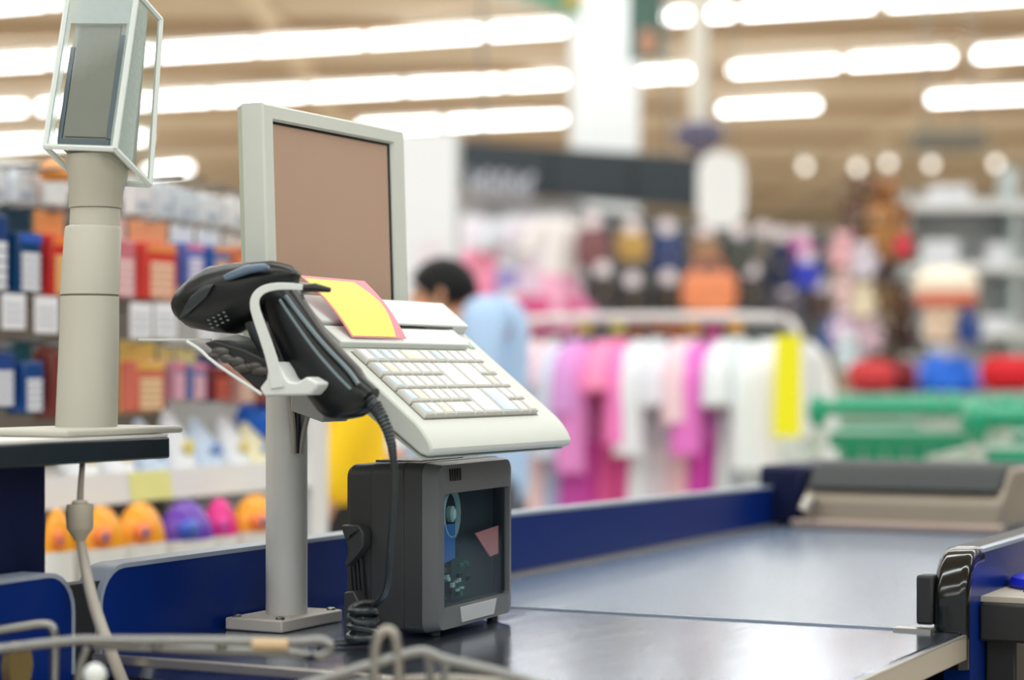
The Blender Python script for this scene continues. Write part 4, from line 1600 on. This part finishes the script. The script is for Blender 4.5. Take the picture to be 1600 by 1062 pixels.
# white rounded hanging sign
p = at(1127, 296, 10.0)
t = thing('hanging_sign', 'white rounded blank sign hanging right of the black fascia', 'sign', p)
b = MB()
b.loft([[p + c2w(u, dy, v) for u, v in rrect(.225, .36, .10, 6)] for dy in (0, .03)])
b.build('plate', mat('sign_white', (236, 238, 240), .4, var=.02), t, bevel=.004)
b = MB()
for dx in (-.06, .06):
    b.tube([p + c2w(dx, .015, .17), p + c2w(dx, .015, CEIL - p.z)], .004, 6)
b.build('hanger_wire', M['chrome'], t)
# green hanging banner at the top
A = at(765, 0, 13)
t = thing('hanging_banner', 'green and yellow hanging banner cut by the top edge beside the column', 'banner', at(850, 0, 13))
b = MB()
poly = [(720, -60), (910, -60), (910, 28), (858, 14), (800, 2), (760, -10)]
b.prism([at(x, y, 13) for x, y in poly], c2w(0, .03, 0))
b.build('board', mat('banner_grey', (206, 216, 206), .5), t)
b = MB()
b.prism([at(x, y, 12.99) for x, y in ((815, -8), (845, 0), (880, 14), (909, 30), (909, 4), (870, -10), (820, -20))], c2w(0, -.01, 0))
b.build('green_stripe', mat('banner_green', (20, 176, 140), .5), t)
b = MB()
b.prism([at(x, y, 12.97) for x, y in ((872, -30), (906, -30), (906, 14), (880, 4))], c2w(0, -.01, 0))
b.build('yellow_patch', mat('banner_yellow', (240, 206, 110), .5), t)
b = MB()
for x in (740, 900):
    q_ = at(x, -58, 13.015)
    b.tube([q_, (q_.x, q_.y, CEIL)], .006, 6)
b.build('hanger_wire', M['chrome'], t)
# dark teal poster hung right of the column
p = at(1005, 55, 13.2)
t = thing('hanging_poster', 'dark teal poster with a peach shape hanging right of the column', 'poster', p)
b = MB()
b.prism([at(x, y, 13.2) for x, y in ((982, -20), (1036, -20), (1036, 92), (982, 96))], c2w(0, .02, 0))
b.build('sheet', mat('poster_teal', (92, 130, 124), .5, var=.15, scale=5), t)
b = MB()
b.loft([[at(1012, 66, 13.19) + c2w(.05 * math.cos(2 * PI * k / 14), dy, .09 * math.sin(2 * PI * k / 14)) for k in range(14)] for dy in (0, -.008)])
b.build('peach_shape', mat('poster_peach', (226, 168, 140), .5), t)
b = MB()
q_ = at(1009, -18, 13.21)
b.tube([q_, (q_.x, q_.y, CEIL)], .006, 6)
b.build('hanger_wire', M['chrome'], t)

# ================================================================ GARMENTS
GARM = {}


def garment(loc, w, h, rz, rgb, lab, group, sleeve=None, lower=None, hang=(40, 46, 48), clip=None, seed=0, sl=1.0):
    """garment on a hanger; loc is the hook point on the rail; local x is across the shoulders"""
    rnd = random.Random(seed)
    t = thing('hanging_garment', lab, 'garment', loc, group, rz)
    nm = 'cloth_%d_%d_%d' % tuple(rgb)
    mm = mat(nm, rgb, .85, var=.10, scale=9)
    z0 = -.085
    n = 24

    def ringz(f, hw, hd, fold):
        ph = seed * 1.3
        return [((hw + fold * .5 * math.sin(5 * a + ph)) * math.cos(a), (hd + fold * math.sin(7 * a + ph + f * 2)) * math.sin(a), z0 - h * f) for a in [2 * PI * k / n for k in range(n)]]
    secs = [(-.02, .05, .022, 0), (0, .07, .026, 0), (.035, .36 * w, .03, 0), (.06, .47 * w, .034, .001), (.12, .48 * w, .04, .002), (.3, .42 * w, .045, .006), (.5, .45 * w, .05, .010), (.75, .52 * w, .055, .014), (1, .58 * w, .06, .018)]
    up = [ringz(*q) for q in secs]
    b = MB()
    b.loft(up if not lower else up[:7])
    b.build('bodice' if lower else 'fabric', mm, t, local=True, angle=80)
    if lower:
        b = MB()
        lo_ = [ringz(f, hw * 1.01, hd * 1.01, fo) for f, hw, hd, fo in secs[6:]]
        b.loft(lo_)
        b.build('skirt', mat('cloth_%d_%d_%d' % tuple(lower), lower, .85, var=.12, scale=9), t, local=True, angle=80)
    sm_ = mat('cloth_%d_%d_%d' % tuple(sleeve), sleeve, .85, var=.1, scale=9) if sleeve else mm
    for sg in (-1, 1):
        b = MB()
        x0 = sg * .43 * w
        b.tube([(x0 - sg * .03, 0, z0 - .05 * h), (x0 + sg * .05, -.008, z0 - .13 * h), (x0 + sg * .085, -.018, z0 - (.13 + .17 * sl) * h), (x0 + sg * .09, -.022, z0 - (.13 + .24 * sl) * h)], [.040, .052, .050, .054], 10, smooth=1)
        b.build('sleeve', sm_, t, local=True, angle=80)
    b = MB()
    b.tube([(0, 0, 0), (.012, 0, .010), (.014, 0, -.008), (0, 0, -.03), (0, 0, -.058)], .0035, 6, smooth=1)
    b.tube([(-.36 * w, 0, z0 - .035 * h), (-.2 * w, 0, z0 + .01), (0, 0, -.055), (.2 * w, 0, z0 + .01), (.36 * w, 0, z0 - .035 * h)], .012, 8, smooth=1)
    b.build('hanger', mat('hanger_%d' % hang[0], hang, .4), t, local=True)
    if clip:
        MB().lathe([(.022, -.02), (.025, 0), (.022, .02)], (0, 0, -.045), 12).build('size_marker', mat('clip_%d_%d_%d' % tuple(clip), clip, .4), t, local=True)
    return t


# clothes rack in front of the clothes department
RD = 7.0
rk3 = thing('clothes_rack', 'white tubular clothes rack with a rounded corner holding pink and white dresses', 'clothes rack', Vector((at(1050, 582, RD).x, at(1050, 582, RD).y, 0)))
zr = EYE + 88 / F * RD
l0, l1 = at(800, 582, RD + .25), at(1250, 582, RD)
l0.z = l1.z = zr
dr = (l1 - l0).normalized()
b = MB()
b.tube([(l0.x, l0.y, 0.06), (l0.x, l0.y, zr - .08), l0 + dr * .02 + Vector((0, 0, -.02)), l0 + dr * .09, l1 - dr * .09, l1 - dr * .02 + Vector((0, 0, -.02)), (l1.x, l1.y, zr - .1), (l1.x, l1.y, .06)], .016, 10, smooth=2)
b.build('frame', mat('rack_white', (232, 226, 226), .35), rk3)
pd = Vector((-dr.y, dr.x, 0))
for q_ in (l0, l1):
    b = MB()
    g0 = Vector((q_.x, q_.y, .075))
    b.tube([g0 - pd * .25, g0 + pd * .25], .018, 8)
    b.build('foot', mat('rack_white', (0, 0, 0)), rk3)
    for sg in (-1, 1):
        c_ = g0 + pd * .24 * sg
        w_ = MB()
        w_.tube([(c_.x - .012, c_.y, .032), (c_.x + .012, c_.y, .032)], .031, 14)
        w_.build('caster', M['black'], rk3)

rackg = [
    (818, (220, 236, 232), (170, 226, 214), None, (196, 182, 70), 'white and aqua dress at the far left of the rack'),
    (843, (230, 224, 230), (214, 226, 230), (150, 160, 80), None, 'pale lilac white dress second from the left of the rack'),
    (868, (240, 208, 216), (236, 206, 206), (180, 170, 60), None, 'pale pink dress left of the grey blue one on the rack'),
    (893, (206, 214, 232), (170, 186, 216), None, None, 'grey blue dress right of the pale pink one on the rack'),
    (918, (214, 150, 214), (196, 84, 176), None, (200, 180, 60), 'mauve dress with a violet skirt left of the bright pink ones'),
    (944, (226, 140, 206), (206, 78, 176), None, None, 'orchid dress beside the mauve one on the rack'),
    (972, (250, 146, 190), (226, 96, 160), None, (196, 190, 80), 'candy pink dress with a rose skirt on the rack'),
    (1002, (244, 128, 196), (216, 84, 150), None, (150, 80, 40), 'bright pink dress right of the candy pink one'),
    (1034, (232, 236, 242), (226, 230, 236), (170, 90, 40), (160, 84, 36), 'white dress between bright pink and blush dresses'),
    (1062, (224, 222, 232), (220, 206, 214), None, (190, 100, 30), 'pale grey dress right of the white dress on the rack'),
    (1090, (240, 206, 216), (232, 190, 196), None, (220, 150, 40), 'blush pink dress left of the magenta dress on the rack'),
    (1122, (232, 120, 206), (214, 70, 180), None, (196, 60, 130), 'magenta dress left of the two white blouses'),
    (1156, (230, 236, 240), (226, 232, 236), None, (226, 160, 40), 'white blouse left of the yellow strip'),
    (1196, (232, 238, 240), (224, 232, 236), None, None, 'white blouse behind the yellow strip'),
    (1240, (236, 236, 240), (226, 230, 234), None, None, 'white blouse at the right end of the rack'),
]
for k, (px, up, lo_, _c, clip, lb) in enumerate(rackg):
    f = (px - 800) / 456
    q_ = l0.lerp(l1, f)
    garment((q_.x, q_.y, zr + .006 - .010 * (k % 2)), .26 + .02 * (k % 3), .62 + .03 * (k % 2), YAW + (1.05 + .10 * math.sin(k * 2.1)) * 1, up, lb, 'dresses on the clothes rack', lower=lo_, clip=clip, seed=k + 1, sl=(.7, 1.5, .5, 1.9, 1.1, 2.2, .6, 1.6, 2.0, .8, 1.3, 1.8, .9, 2.1, 2.3)[k])
# yellow strip at the end of the rack
p = at(1231, 523, 6.72)
t = thing('yellow_strip', 'bright yellow hanging promotion strip at the right end of the rack', 'banner', p)
b = MB()
b.prism([p + c2w(-.038, 0, 0), p + c2w(.042, 0, 0), p + c2w(.040, -.012, -.325), p + c2w(-.048, -.012, -.325)], c2w(0, .004, 0))
b.build('strip', mat('strip_bright_yellow', (244, 236, 8), .6, var=.02), t)
b = MB()
q_ = l0.lerp(l1, .93)
b.tube([p + c2w(0, .002, -.004), p + c2w(0, .05, .03), (q_.x, q_.y, zr + .024)], .005, 6)
b.build('hook', M['black'], t)

# wall of garments below the fascia
WD = 12.2
bw = thing('garment_wall', 'grey display wall under the black fascia with hanging clothes and bags', 'display wall', Vector((at(900, 582, 12.6).x, at(900, 582, 12.6).y, 0)))
A, Bq = at(714, 582, 12.35), at(1300, 582, 13.6)
dv2 = Bq - A
bk_ = Vector((-dv2.y, dv2.x, 0)).normalized() * .1
b = MB()
m0, m1 = A.lerp(Bq, .32), Bq
b.prism([(A.x, A.y, 0), (m0.x, m0.y, 0), (m0.x, m0.y, 2.2), (A.x, A.y, 2.2)], bk_)
b.build('pale_panel', mat('wall_panel_pale', (206, 208, 212), .6, var=.03), bw)
b = MB()
b.prism([(m0.x, m0.y, 0), (m1.x, m1.y, 0), (m1.x, m1.y, 2.04), (m0.x, m0.y, 2.16)], bk_)
b.build('dark_panel', mat('wall_panel_dark', (84, 88, 92), .6, var=.05), bw)
for zz_ in (2.06, 1.72):
    b = MB()
    q0_, q1_ = A - bk_ * 1.4, Bq - bk_ * 1.4
    b.tube([(q0_.x, q0_.y, zz_), (q1_.x, q1_.y, zz_)], .014, 6)
    b.build('hanging_bar', M['chrome'], bw)
wg = [(738, .5, (232, 226, 236), (226, 214, 232), 'white long garment at the left end under the fascia'), (770, .42, (240, 150, 180), (236, 120, 160), 'small pink garment between white ones under the fascia'),
      (808, .56, (214, 218, 226), (150, 140, 196), 'white and lavender dress under the fascia'), (872, .62, (236, 230, 230), (246, 176, 208), 'white dress with a pink skirt under the fascia'), (842, .5, (222, 214, 226), (216, 196, 216), 'pale dress left of the white and pink dress')]
for k, (px, h, up, lo_, lb) in enumerate(wg):
    q_ = at(px, 582, 12.1)
    garment((q_.x, q_.y, 2.13 if k != 1 else 1.95), .27, h, YAW + .35, up, lb, 'dresses under the fascia', lower=lo_, seed=30 + k, hang=(206, 206, 210), sl=.8)
garment(tuple(at(866, 436, 12.1)), .26, .34, YAW + .2, (246, 150, 196), 'bright pink short top right of the person in blue', 'pink tops by the wall', seed=41, hang=(206, 206, 210))
garment(tuple(at(846, 440, 12.05)), .26, .42, YAW + .4, (206, 84, 136), 'deep rose top hanging below the bright pink one', 'pink tops by the wall', lower=(190, 70, 110), seed=42, hang=(206, 206, 210))
garment(tuple(at(812, 436, 12.1)), .2, .3, YAW + .9, (226, 226, 214), 'cream small top behind the person in blue', 'pink tops by the wall', seed=43, hang=(206, 206, 210))


def handbag(px, py, wpx, hpx, d, rgb, lab, group='handbags on the display wall', tag=True):
    p = at(px, py, d)
    w, h = wpx / F * d, hpx / F * d
    t = thing('handbag', lab, 'handbag', (p.x, p.y, p.z - h / 2), group, YAW + .2)
    m_ = mat('bag_%d_%d_%d' % tuple(rgb), rgb, .4, var=.15, scale=12)
    b = MB()
    b.loft([[(u * k, -dd, v * k2 + h / 2) for u, v in rrect(w, h, min(w, h) * .28, 4)] for dd, k, k2 in ((-.05, .9, .9), (-.035, 1, 1), (.035, 1, 1), (.05, .9, .9))])
    b.build('pouch', m_, t, local=True, angle=50)
    b = MB()
    b.prism([(-w * .42, -.052, h * .92), (w * .42, -.052, h * .92), (w * .36, -.056, h * .5), (0, -.058, h * .42), (-w * .36, -.056, h * .5)], (0, .012, 0))
    b.build('flap', m_, t, local=True, bevel=.004)
    b = MB()
    b.tube([(-w * .32, 0, h * .92), (-w * .27, 0, h * 1.25), (0, 0, h * 1.45), (w * .27, 0, h * 1.25), (w * .32, 0, h * .92)], .008, 8, smooth=2)
    b.build('strap', m_, t, local=True)
    MB().box((0, -.0585, h * .47), (.03, .004, .02)).build('clasp', mat('brass', (196, 170, 110), .3, metal=.8), t, local=True, bevel=.002)
    if tag:
        b = MB()
        b.loft([[(.045 * math.cos(2 * PI * k / 14) + tag[0] if isinstance(tag, tuple) else .045 * math.cos(2 * PI * k / 14), y_, h * 1.2 + .045 * math.sin(2 * PI * k / 14)) for k in range(14)] for y_ in (-.03, -.027)])
        b.build('price_tag', mat('tag_white', (240, 228, 234), .5), t, local=True)
    return t


bags = [(925, 388, 48, 62, 12.0, (124, 76, 84), 'maroon handbag at the left end of the bag wall'), (940, 452, 52, 44, 11.9, (44, 40, 44), 'black handbag below the maroon one'), (986, 386, 50, 44, 12.1, (186, 148, 78), 'tan gold handbag in the upper bag row'),
        (986, 470, 48, 46, 12.0, (36, 36, 40), 'black handbag below the tan gold one'), (1040, 398, 48, 62, 12.2, (30, 58, 112), 'navy blue handbag in the upper bag row'), (1042, 466, 50, 46, 12.1, (40, 38, 42), 'black handbag below the navy blue one'),
        (1100, 388, 46, 40, 12.4, (150, 118, 92), 'brown taupe handbag above the orange bag'), (1152, 400, 44, 56, 12.5, (58, 66, 66), 'charcoal handbag right of the taupe one'), (1190, 392, 38, 48, 12.6, (110, 104, 98), 'grey handbag under the white sign'),
        (1172, 456, 44, 48, 12.5, (52, 46, 50), 'dark plum handbag right of the orange bag'), (1218, 416, 40, 72, 12.6, (18, 34, 70), 'dark navy tall handbag left of the blue and pink ones'), (1250, 398, 40, 44, 12.7, (206, 90, 170), 'pink handbag above the cobalt one'),
        (1258, 430, 44, 40, 12.6, (24, 50, 190), 'cobalt blue handbag below the pink one'), (1226, 478, 50, 40, 12.6, (84, 80, 96), 'grey violet handbag below the dark navy one'), (1280, 478, 40, 44, 12.7, (70, 50, 56), 'dark brown handbag at the right end of the bag wall')]
for x, y, w, h, d, c_, lb in bags:
    handbag(x, y, w, h, d, c_, lb)
handbag(1108, 456, 84, 62, 11.6, (232, 140, 96), 'large orange peach handbag hanging above the rack', tag=False)

# ================================================================ SOFT TOY STAND
TD = 9.2
tp = at(1368, 582, TD)
ts = thing('toy_stand', 'grey display stand carrying a tall cluster of soft toys', 'display stand', (tp.x, tp.y, 0))
MB().tube([(tp.x, tp.y, .03), (tp.x, tp.y, 2.02)], .03, 10).build('pole', M['silver'], ts)
MB().lathe([(.3, .0), (.3, .02), (.05, .04), (.03, .06)], (tp.x, tp.y, 0), 20).build('base', M['silver'], ts)
for zz_ in (1.2, 1.45, 1.7, 1.95):
    b = MB()
    for k in range(4):
        a = k * PI / 2 + zz_
        b.tube([(tp.x, tp.y, zz_), (tp.x + .2 * math.cos(a), tp.y + .2 * math.sin(a), zz_ + .02)], .006, 6)
    b.build('hook_arm', M['chrome'], ts)


def toy(px, py, rpx, d, rgb, lab, rot=0.0, group='soft toys on the stand'):
    p = at(px, py, d)
    r = rpx / F * d
    t = thing('soft_toy', lab, 'toy', (p.x, p.y, p.z - r), group, YAW + rot)
    m_ = mat('toy_%d_%d_%d' % tuple(rgb), rgb, .95, var=.35, scale=25, sheen=.3)
    MB().ell((0, 0, r * .75), (r * .62, r * .55, r * .75), 12, 9).build('toy_body', m_, t, local=True)
    hd_ = MB().ell((0, -r * .1, r * 1.62), (r * .52, r * .48, r * .46), 12, 9).build('head', m_, t, local=True)
    for sg in (-1, 1):
        MB().ell((sg * r * .42, 0, r * 2.0), (r * .18, r * .1, r * .18), 8, 6).build('ear', m_, t, local=True)
        MB().ell((sg * r * .72, -r * .15, r * .95), (r * .2, r * .2, r * .42), 8, 6).build('arm', m_, t, local=True)
        MB().ell((sg * r * .42, -r * .4, r * .22), (r * .24, r * .4, r * .24), 8, 6).build('leg', m_, t, local=True)
    e = MB()
    for sg in (-1, 1):
        e.ell((sg * r * .2, -r * .54, r * 1.7), r * .06, 6, 4)
    e.build('eyes', M['black'], t, local=True)
    MB().ell((0, -r * .56, r * 1.5), (r * .14, r * .12, r * .1), 8, 6).build('muzzle', mat('toy_muzzle', (206, 186, 160), .9), t, local=True)
    return t


toys = [(1350, 322, 30, 9.15, (96, 66, 44), 'dark brown soft toy at the top left of the toy stand'), (1384, 330, 32, 9.1, (140, 88, 40), 'chestnut soft toy at the top right of the toy stand'), (1342, 362, 24, 9.05, (90, 66, 56), 'brown soft toy under the dark brown one'), (1376, 366, 28, 9.0, (160, 112, 60), 'golden brown soft toy in the middle of the upper cluster'),
        (1400, 380, 24, 9.1, (124, 78, 40), 'russet soft toy behind the red toy'), (1409, 382, 15, 8.95, (232, 44, 84), 'small crimson soft toy at the right side of the stand'), (1318, 392, 24, 9.0, (240, 176, 186), 'pink soft toy on the left of the stand'), (1350, 408, 24, 8.95, (214, 208, 222), 'pale lilac soft toy in the middle of the stand'),
        (1382, 420, 22, 9.1, (96, 84, 88), 'grey soft toy right of the pale lilac one'), (1322, 452, 24, 9.0, (232, 196, 196), 'blush soft toy left of the cream one'), (1350, 472, 22, 8.9, (242, 218, 190), 'cream soft toy in the middle low part of the stand'), (1376, 462, 24, 9.1, (130, 106, 70), 'olive brown soft toy right of the cream one'),
        (1404, 470, 28, 9.15, (92, 60, 44), 'dark brown soft toy low on the right'), (1408, 520, 30, 9.2, (70, 44, 40), 'blackish brown soft toy at the lower right'), (1322, 512, 26, 9.0, (226, 200, 222), 'lilac pink soft toy at the lower left'), (1356, 522, 24, 8.95, (226, 196, 208), 'rose white soft toy at the lower middle'),
        (1326, 552, 26, 8.9, (206, 222, 236), 'pale blue soft toy at the bottom left'), (1302, 524, 22, 9.1, (60, 100, 170), 'blue soft toy at the far left bottom'), (1382, 556, 26, 9.05, (84, 78, 66), 'olive grey soft toy at the bottom')]
for k, (x, y, r, d, c_, lb) in enumerate(toys):
    toy(x, y, r * (1.45 if k < 5 else 1.12), d, c_, lb, rot=.5 * math.sin(k * 1.7))


def cushion(px, py, wpx, hpx, d, rgb, lab):
    p = at(px, py, d)
    w, h = wpx / F * d, hpx / F * d
    t = thing('cushion', lab, 'cushion', (p.x, p.y, p.z - h / 2), 'red and blue cushions behind the trolleys', YAW)
    m_ = mat('cushion_%d_%d_%d' % tuple(rgb), rgb, .8, var=.1)
    b = MB()
    b.loft([[(u * k, -dd, v * k + h / 2) for u, v in rrect(w, h, min(w, h) * .42, 5)] for dd, k in ((-.10, .35), (-.08, .8), (0, 1), (.08, .8), (.10, .35))])
    b.build('cover', m_, t, local=True, angle=80)
    MB().tube([(u * 1.005, 0, v * 1.005 + h / 2) for u, v in rrect(w, h, min(w, h) * .42, 5)], .008, 6, closed=True).build('piping', m_, t, local=True)
    return t


cushion(1362, 588, 70, 46, 8.4, (196, 56, 60), 'red cushion left of the dark red one')
cushion(1408, 588, 44, 46, 8.6, (120, 30, 40), 'dark red cushion right of the brighter red one')
cushion(1576, 584, 84, 50, 8.4, (206, 18, 36), 'bright red cushion at the right picture edge')
# support table for them
tb = at(1460, 582, 8.6)
t = thing('display_table', 'low grey display table behind the trolleys', 'table', (tb.x, tb.y, 0))
b = MB()
zt4 = EYE - 32 / F * 8.6
b.para(c2w(1.25, 8.3, 0) + Vector((0, 0, zt4 - .03)), c2w(1.25, 0, 0), c2w(0, .5, 0), Vector((0, 0, .03)))
b.build('tabletop', M['silver'], t)
for u in (1.3, 2.43):
    for v in (8.34, 8.76):
        q_ = c2w(u, v, 0)
        MB().box((q_.x, q_.y, (zt4 - .03) / 2), (.04, .04, zt4 - .032)).build('leg', M['silver'], t)

# child mannequin with a cream hat
mp = at(1478, 582, 8.7)
mn = thing('mannequin', 'child mannequin bust in a cream hat with a red band and blue jacket', 'mannequin', (mp.x, mp.y, zt4 + .0005), None, YAW)
zh = EYE + (582 - 500) / F * 8.7 - zt4
MB().lathe([(.085, -.08), (.088, -.02), (.092, .03), (.07, .07), (.02, .09)], (0, 0, zh), 18).build('head', mat('mannequin_beige', (232, 208, 182), .5), mn, local=True)
MB().lathe([(.04, -.14), (.042, -.07)], (0, 0, zh), 14).build('neck', mat('mannequin_beige', (0, 0, 0)), mn, local=True)
MB().lathe([(.115, .06), (.125, .075), (.126, .105), (.12, .12), (.121, .075)], (0, 0, zh), 22).build('hat_band', mat('hat_red', (222, 120, 92), .7), mn, local=True)
MB().lathe([(.122, .105), (.134, .13), (.132, .165), (.10, .20), (.04, .215), (.005, .218)], (0, 0, zh), 22).build('hat', mat('hat_cream', (244, 230, 210), .8), mn, local=True)
MB().lathe([(.06, -.16), (.075, -.12), (.06, -.10)], (0, 0, zh), 18).build('collar', mat('collar_grey', (206, 212, 228), .7), mn, local=True)
MB().lathe([(.10, .001), (.118, .05), (.128, zh - .28), (.115, zh - .20), (.065, zh - .135)], (0, 0, 0), 22, sy=.75).build('jacket', mat('jacket_blue', (16, 104, 220), .6), mn, local=True)
for sg in (-1, 1):
    MB().tube([(sg * .10, 0, zh - .19), (sg * .14, -.01, zh - .26), (sg * .148, -.02, .02)], [.04, .042, .04], 10, smooth=1).build('sleeve', mat('sleeve_lilac', (130, 140, 220), .6), mn, local=True)
for k in range(2):
    MB().ell((-.035 + .07 * k, -.088, zh + .005), (.012, .006, .008), 8, 5).build('eye', mat('eye_dark', (0, 0, 0)), mn, local=True)
MB().ell((0, -.095, zh - .02), (.010, .014, .014), 8, 5).build('nose', mat('mannequin_beige', (0, 0, 0)), mn, local=True)
# navy cap hanging beside it
toy(1512, 512, 26, 8.6, (24, 66, 140), 'navy blue soft toy right of the mannequin', .4, 'toys near the mannequin')
toy(1516, 478, 14, 8.7, (150, 110, 84), 'small brown soft toy above the navy one', .2, 'toys near the mannequin')
tst = at(1520, 582, 8.75)
t = thing('hook_stand', 'thin grey post carrying the navy toy', 'display stand', (tst.x, tst.y, zt4 + .0005))
MB().tube([(tst.x, tst.y, zt4 + .012), (tst.x, tst.y, 1.48)], .008, 8).build('post', M['silver'], t)
MB().lathe([(.07, .0005), (.07, .01), (.01, .014)], (tst.x, tst.y, zt4), 16).build('foot', M['silver'], t)

# ================================================================ GREY WALL SHELVING, RIGHT
GD = 12.5
gw = thing('wall_shelving', 'pale grey shelving with white rails at the far right', 'shelf', Vector((at(1540, 582, GD).x, at(1540, 582, GD).y, 0)))
x0_, x1_ = (1424 - 800) / F * GD, (1720 - 800) / F * GD
b = MB()
b.para(c2w(x0_, GD + .4, 0), c2w(x1_ - x0_, 0, 0), c2w(0, .04, 0), Vector((0, 0, EYE + (582 - 300) / F * GD)))
b.build('back_panel', mat('shelving_grey', (190, 192, 192), .5, var=.03), gw)
for k, py in enumerate((322, 418, 520)):
    z_ = EYE + (582 - py) / F * GD
    b = MB()
    b.para(c2w(x0_, GD + .02, z_), c2w(x1_ - x0_, 0, 0), c2w(0, .379, 0), Vector((0, 0, .025)))
    b.build('shelf_board', mat('shelving_board', (176, 178, 178), .5), gw)
    b = MB()
    b.para(c2w(x0_, GD, z_ - .02), c2w(x1_ - x0_, 0, 0), c2w(0, .019, 0), Vector((0, 0, .05)))
    b.build('price_rail', mat('shelving_rail', (222, 224, 226), .4), gw)
for px in (1424, 1592):
    b = MB()
    xx_ = (px - 800) / F * GD
    b.para(c2w(xx_ - .03, GD + .0, 0), c2w(.028, 0, 0), c2w(0, .399, 0), Vector((0, 0, 2.4 if px > 1500 else 2.25)))
    b.build('upright', mat('shelving_upright', (176, 188, 188), .5), gw)
wb = [(1442, 1500, 382, 418, 'white box on the middle grey shelf, left of the other'), (1548, 1590, 386, 418, 'white box on the middle grey shelf near the right edge'), (1540, 1586, 500, 520, 'low white box on the bottom grey shelf'), (1460, 1520, 296, 322, 'pale box on the top grey shelf')]
for xa, xb, ya, yb, lb in wb:
    z_ = EYE + (582 - yb) / F * GD + .0255
    u0, u1 = (xa - 800) / F * GD, (xb - 800) / F * GD
    h = (yb - ya) / F * GD
    t = thing('carton', lb, 'box', c2w((u0 + u1) / 2, GD + .15, z_), 'white cartons on the grey shelving')
    b = MB()
    b.para(c2w(u0, GD + .05, z_), c2w(u1 - u0, 0, 0), c2w(0, .2, 0), Vector((0, 0, h)))
    b.build('box_body', mat('carton_white', (226, 228, 234), .5), t, bevel=.006)
    b = MB()
    b.para(c2w(u0 + .03, GD + .048, z_ + h * .3), c2w(u1 - u0 - .06, 0, 0), c2w(0, .0015, 0), Vector((0, 0, h * .35)))
    b.build('box_label', mat('carton_label', (206, 210, 220), .5), t)
p = at(1488, 218, 14)
t = thing('ceiling_vent', 'dark grey ceiling box above the grey shelving', 'vent', p)
b = MB()
b.para(p + c2w(-.24, 0, -.06), c2w(.48, 0, 0), c2w(0, .3, 0), Vector((0, 0, .13)))
b.build('casing', mat('vent_grey', (104, 98, 86), .6), t, bevel=.02)
b = MB()
b.tube([p + c2w(-.15, .15, .07), p + c2w(-.15, .15, CEIL - p.z)], .01, 6)
b.tube([p + c2w(.15, .15, .07), p + c2w(.15, .15, CEIL - p.z)], .01, 6)
b.build('hanger_rod', M['chrome'], t)

# ================================================================ SHOPPING TROLLEYS
green = mat('trolley_green', (16, 150, 112), .35)
wire = mat('trolley_wire', (196, 208, 200), .35, metal=.3)


def trolley():
    """wire trolley, local +x forward, handle at x=0"""
    t = thing('shopping_trolley', '', 'trolley', (0, 0, 0), 'green handled shopping trolleys')
    hw, zt_, zb_, Lx = .26, 1.0, .58, .85
    MB().tube([(-.06, -hw, 1.07), (-.06, hw, 1.07)], .021, 10).build('handle', green, t, local=True)
    for sg in (-1, 1):
        MB().ell((-.03, sg * hw, 1.06), (.06, .03, .05), 10, 8).build('handle_bracket', green, t, local=True)
    b = MB()
    top = [(0, -hw, zt_), (Lx, -hw * .8, zt_ - .06), (Lx, hw * .8, zt_ - .06), (0, hw, zt_)]
    bot_ = [(.08, -hw * .75, zb_), (Lx - .1, -hw * .6, zb_ + .02), (Lx - .1, hw * .6, zb_ + .02), (.08, hw * .75, zb_)]
    L3 = lambda P, a: Vector(P[0]).lerp(Vector(P[1]), a)
    for s0 in range(4):
        a, b_ = (top[s0], top[(s0 + 1) % 4]), (bot_[s0], bot_[(s0 + 1) % 4])
        nw = 14 if s0 % 2 == 0 else 8
        for k in range(nw + 1):
            b.tube([L3(a, k / nw), L3(b_, k / nw)], .0025, 4)
        for k in range(1, 5):
            b.tube([Vector(a[0]).lerp(Vector(b_[0]), k / 5), Vector(a[1]).lerp(Vector(b_[1]), k / 5)], .0025, 4)
    for k in range(9):
        b.tube([Vector(bot_[0]).lerp(Vector(bot_[3]), k / 8), Vector(bot_[1]).lerp(Vector(bot_[2]), k / 8)], .0025, 4)
    b.build('wire_basket', wire, t, local=True)
    b = MB()
    b.tube(top, .007, 6, closed=True)
    b.build('rim', wire, t, local=True)
    b = MB()
    b.tube([(.02, -hw * .85, zt_ - .02), (.02, hw * .85, zt_ - .02)], .03, 8)
    b.box((.03, 0, .93), (.015, hw * 1.5, .07))
    b.build('seat_flap', green, t, local=True, bevel=.004)
    for sg in (-1, 1):
        b = MB()
        b.tube([(-.05, sg * hw, 1.05), (.03, sg * hw, .8), (.1, sg * hw * .9, .3), (.06, sg * hw, .13), (.8, sg * hw * .75, .13)], .012, 8, smooth=2)
        b.build('leg', wire, t, local=True)
        for x in (.08, .78):
            MB().tube([(x, sg * hw * (.98 if x < .5 else .76) - .012, .06), (x, sg * hw * (.98 if x < .5 else .76) + .012, .06)], .058, 16).build('wheel', M['black'], t, local=True)
    return t


tr0 = trolley()
trs = [(1418, 6.05, 1.55, 'green handled trolley left of the blue jacket behind the belt'), (1712, 5.95, 1.58, 'green handled trolley below the bright red cushion'),
       (1336, 7.3, 1.52, 'green handled trolley farthest back, behind the end of the clothes rack'), (1600, 7.25, 1.60, 'green handled trolley in the back row below the blue jacket'), (1700, 4.75, 1.55, 'nearest green handled trolley cut by the right edge beyond the hood')]
for k, (px, d, rz, lb) in enumerate(trs):
    q_ = at(px, 582, d)
    if k == 0:
        tr0.location = (q_.x, q_.y, 0)
        tr0.rotation_euler = (0, 0, YAW + rz)
        tr0['label'] = lb
    else:
        dup(tr0, (q_.x, q_.y, 0), lb, YAW + rz)
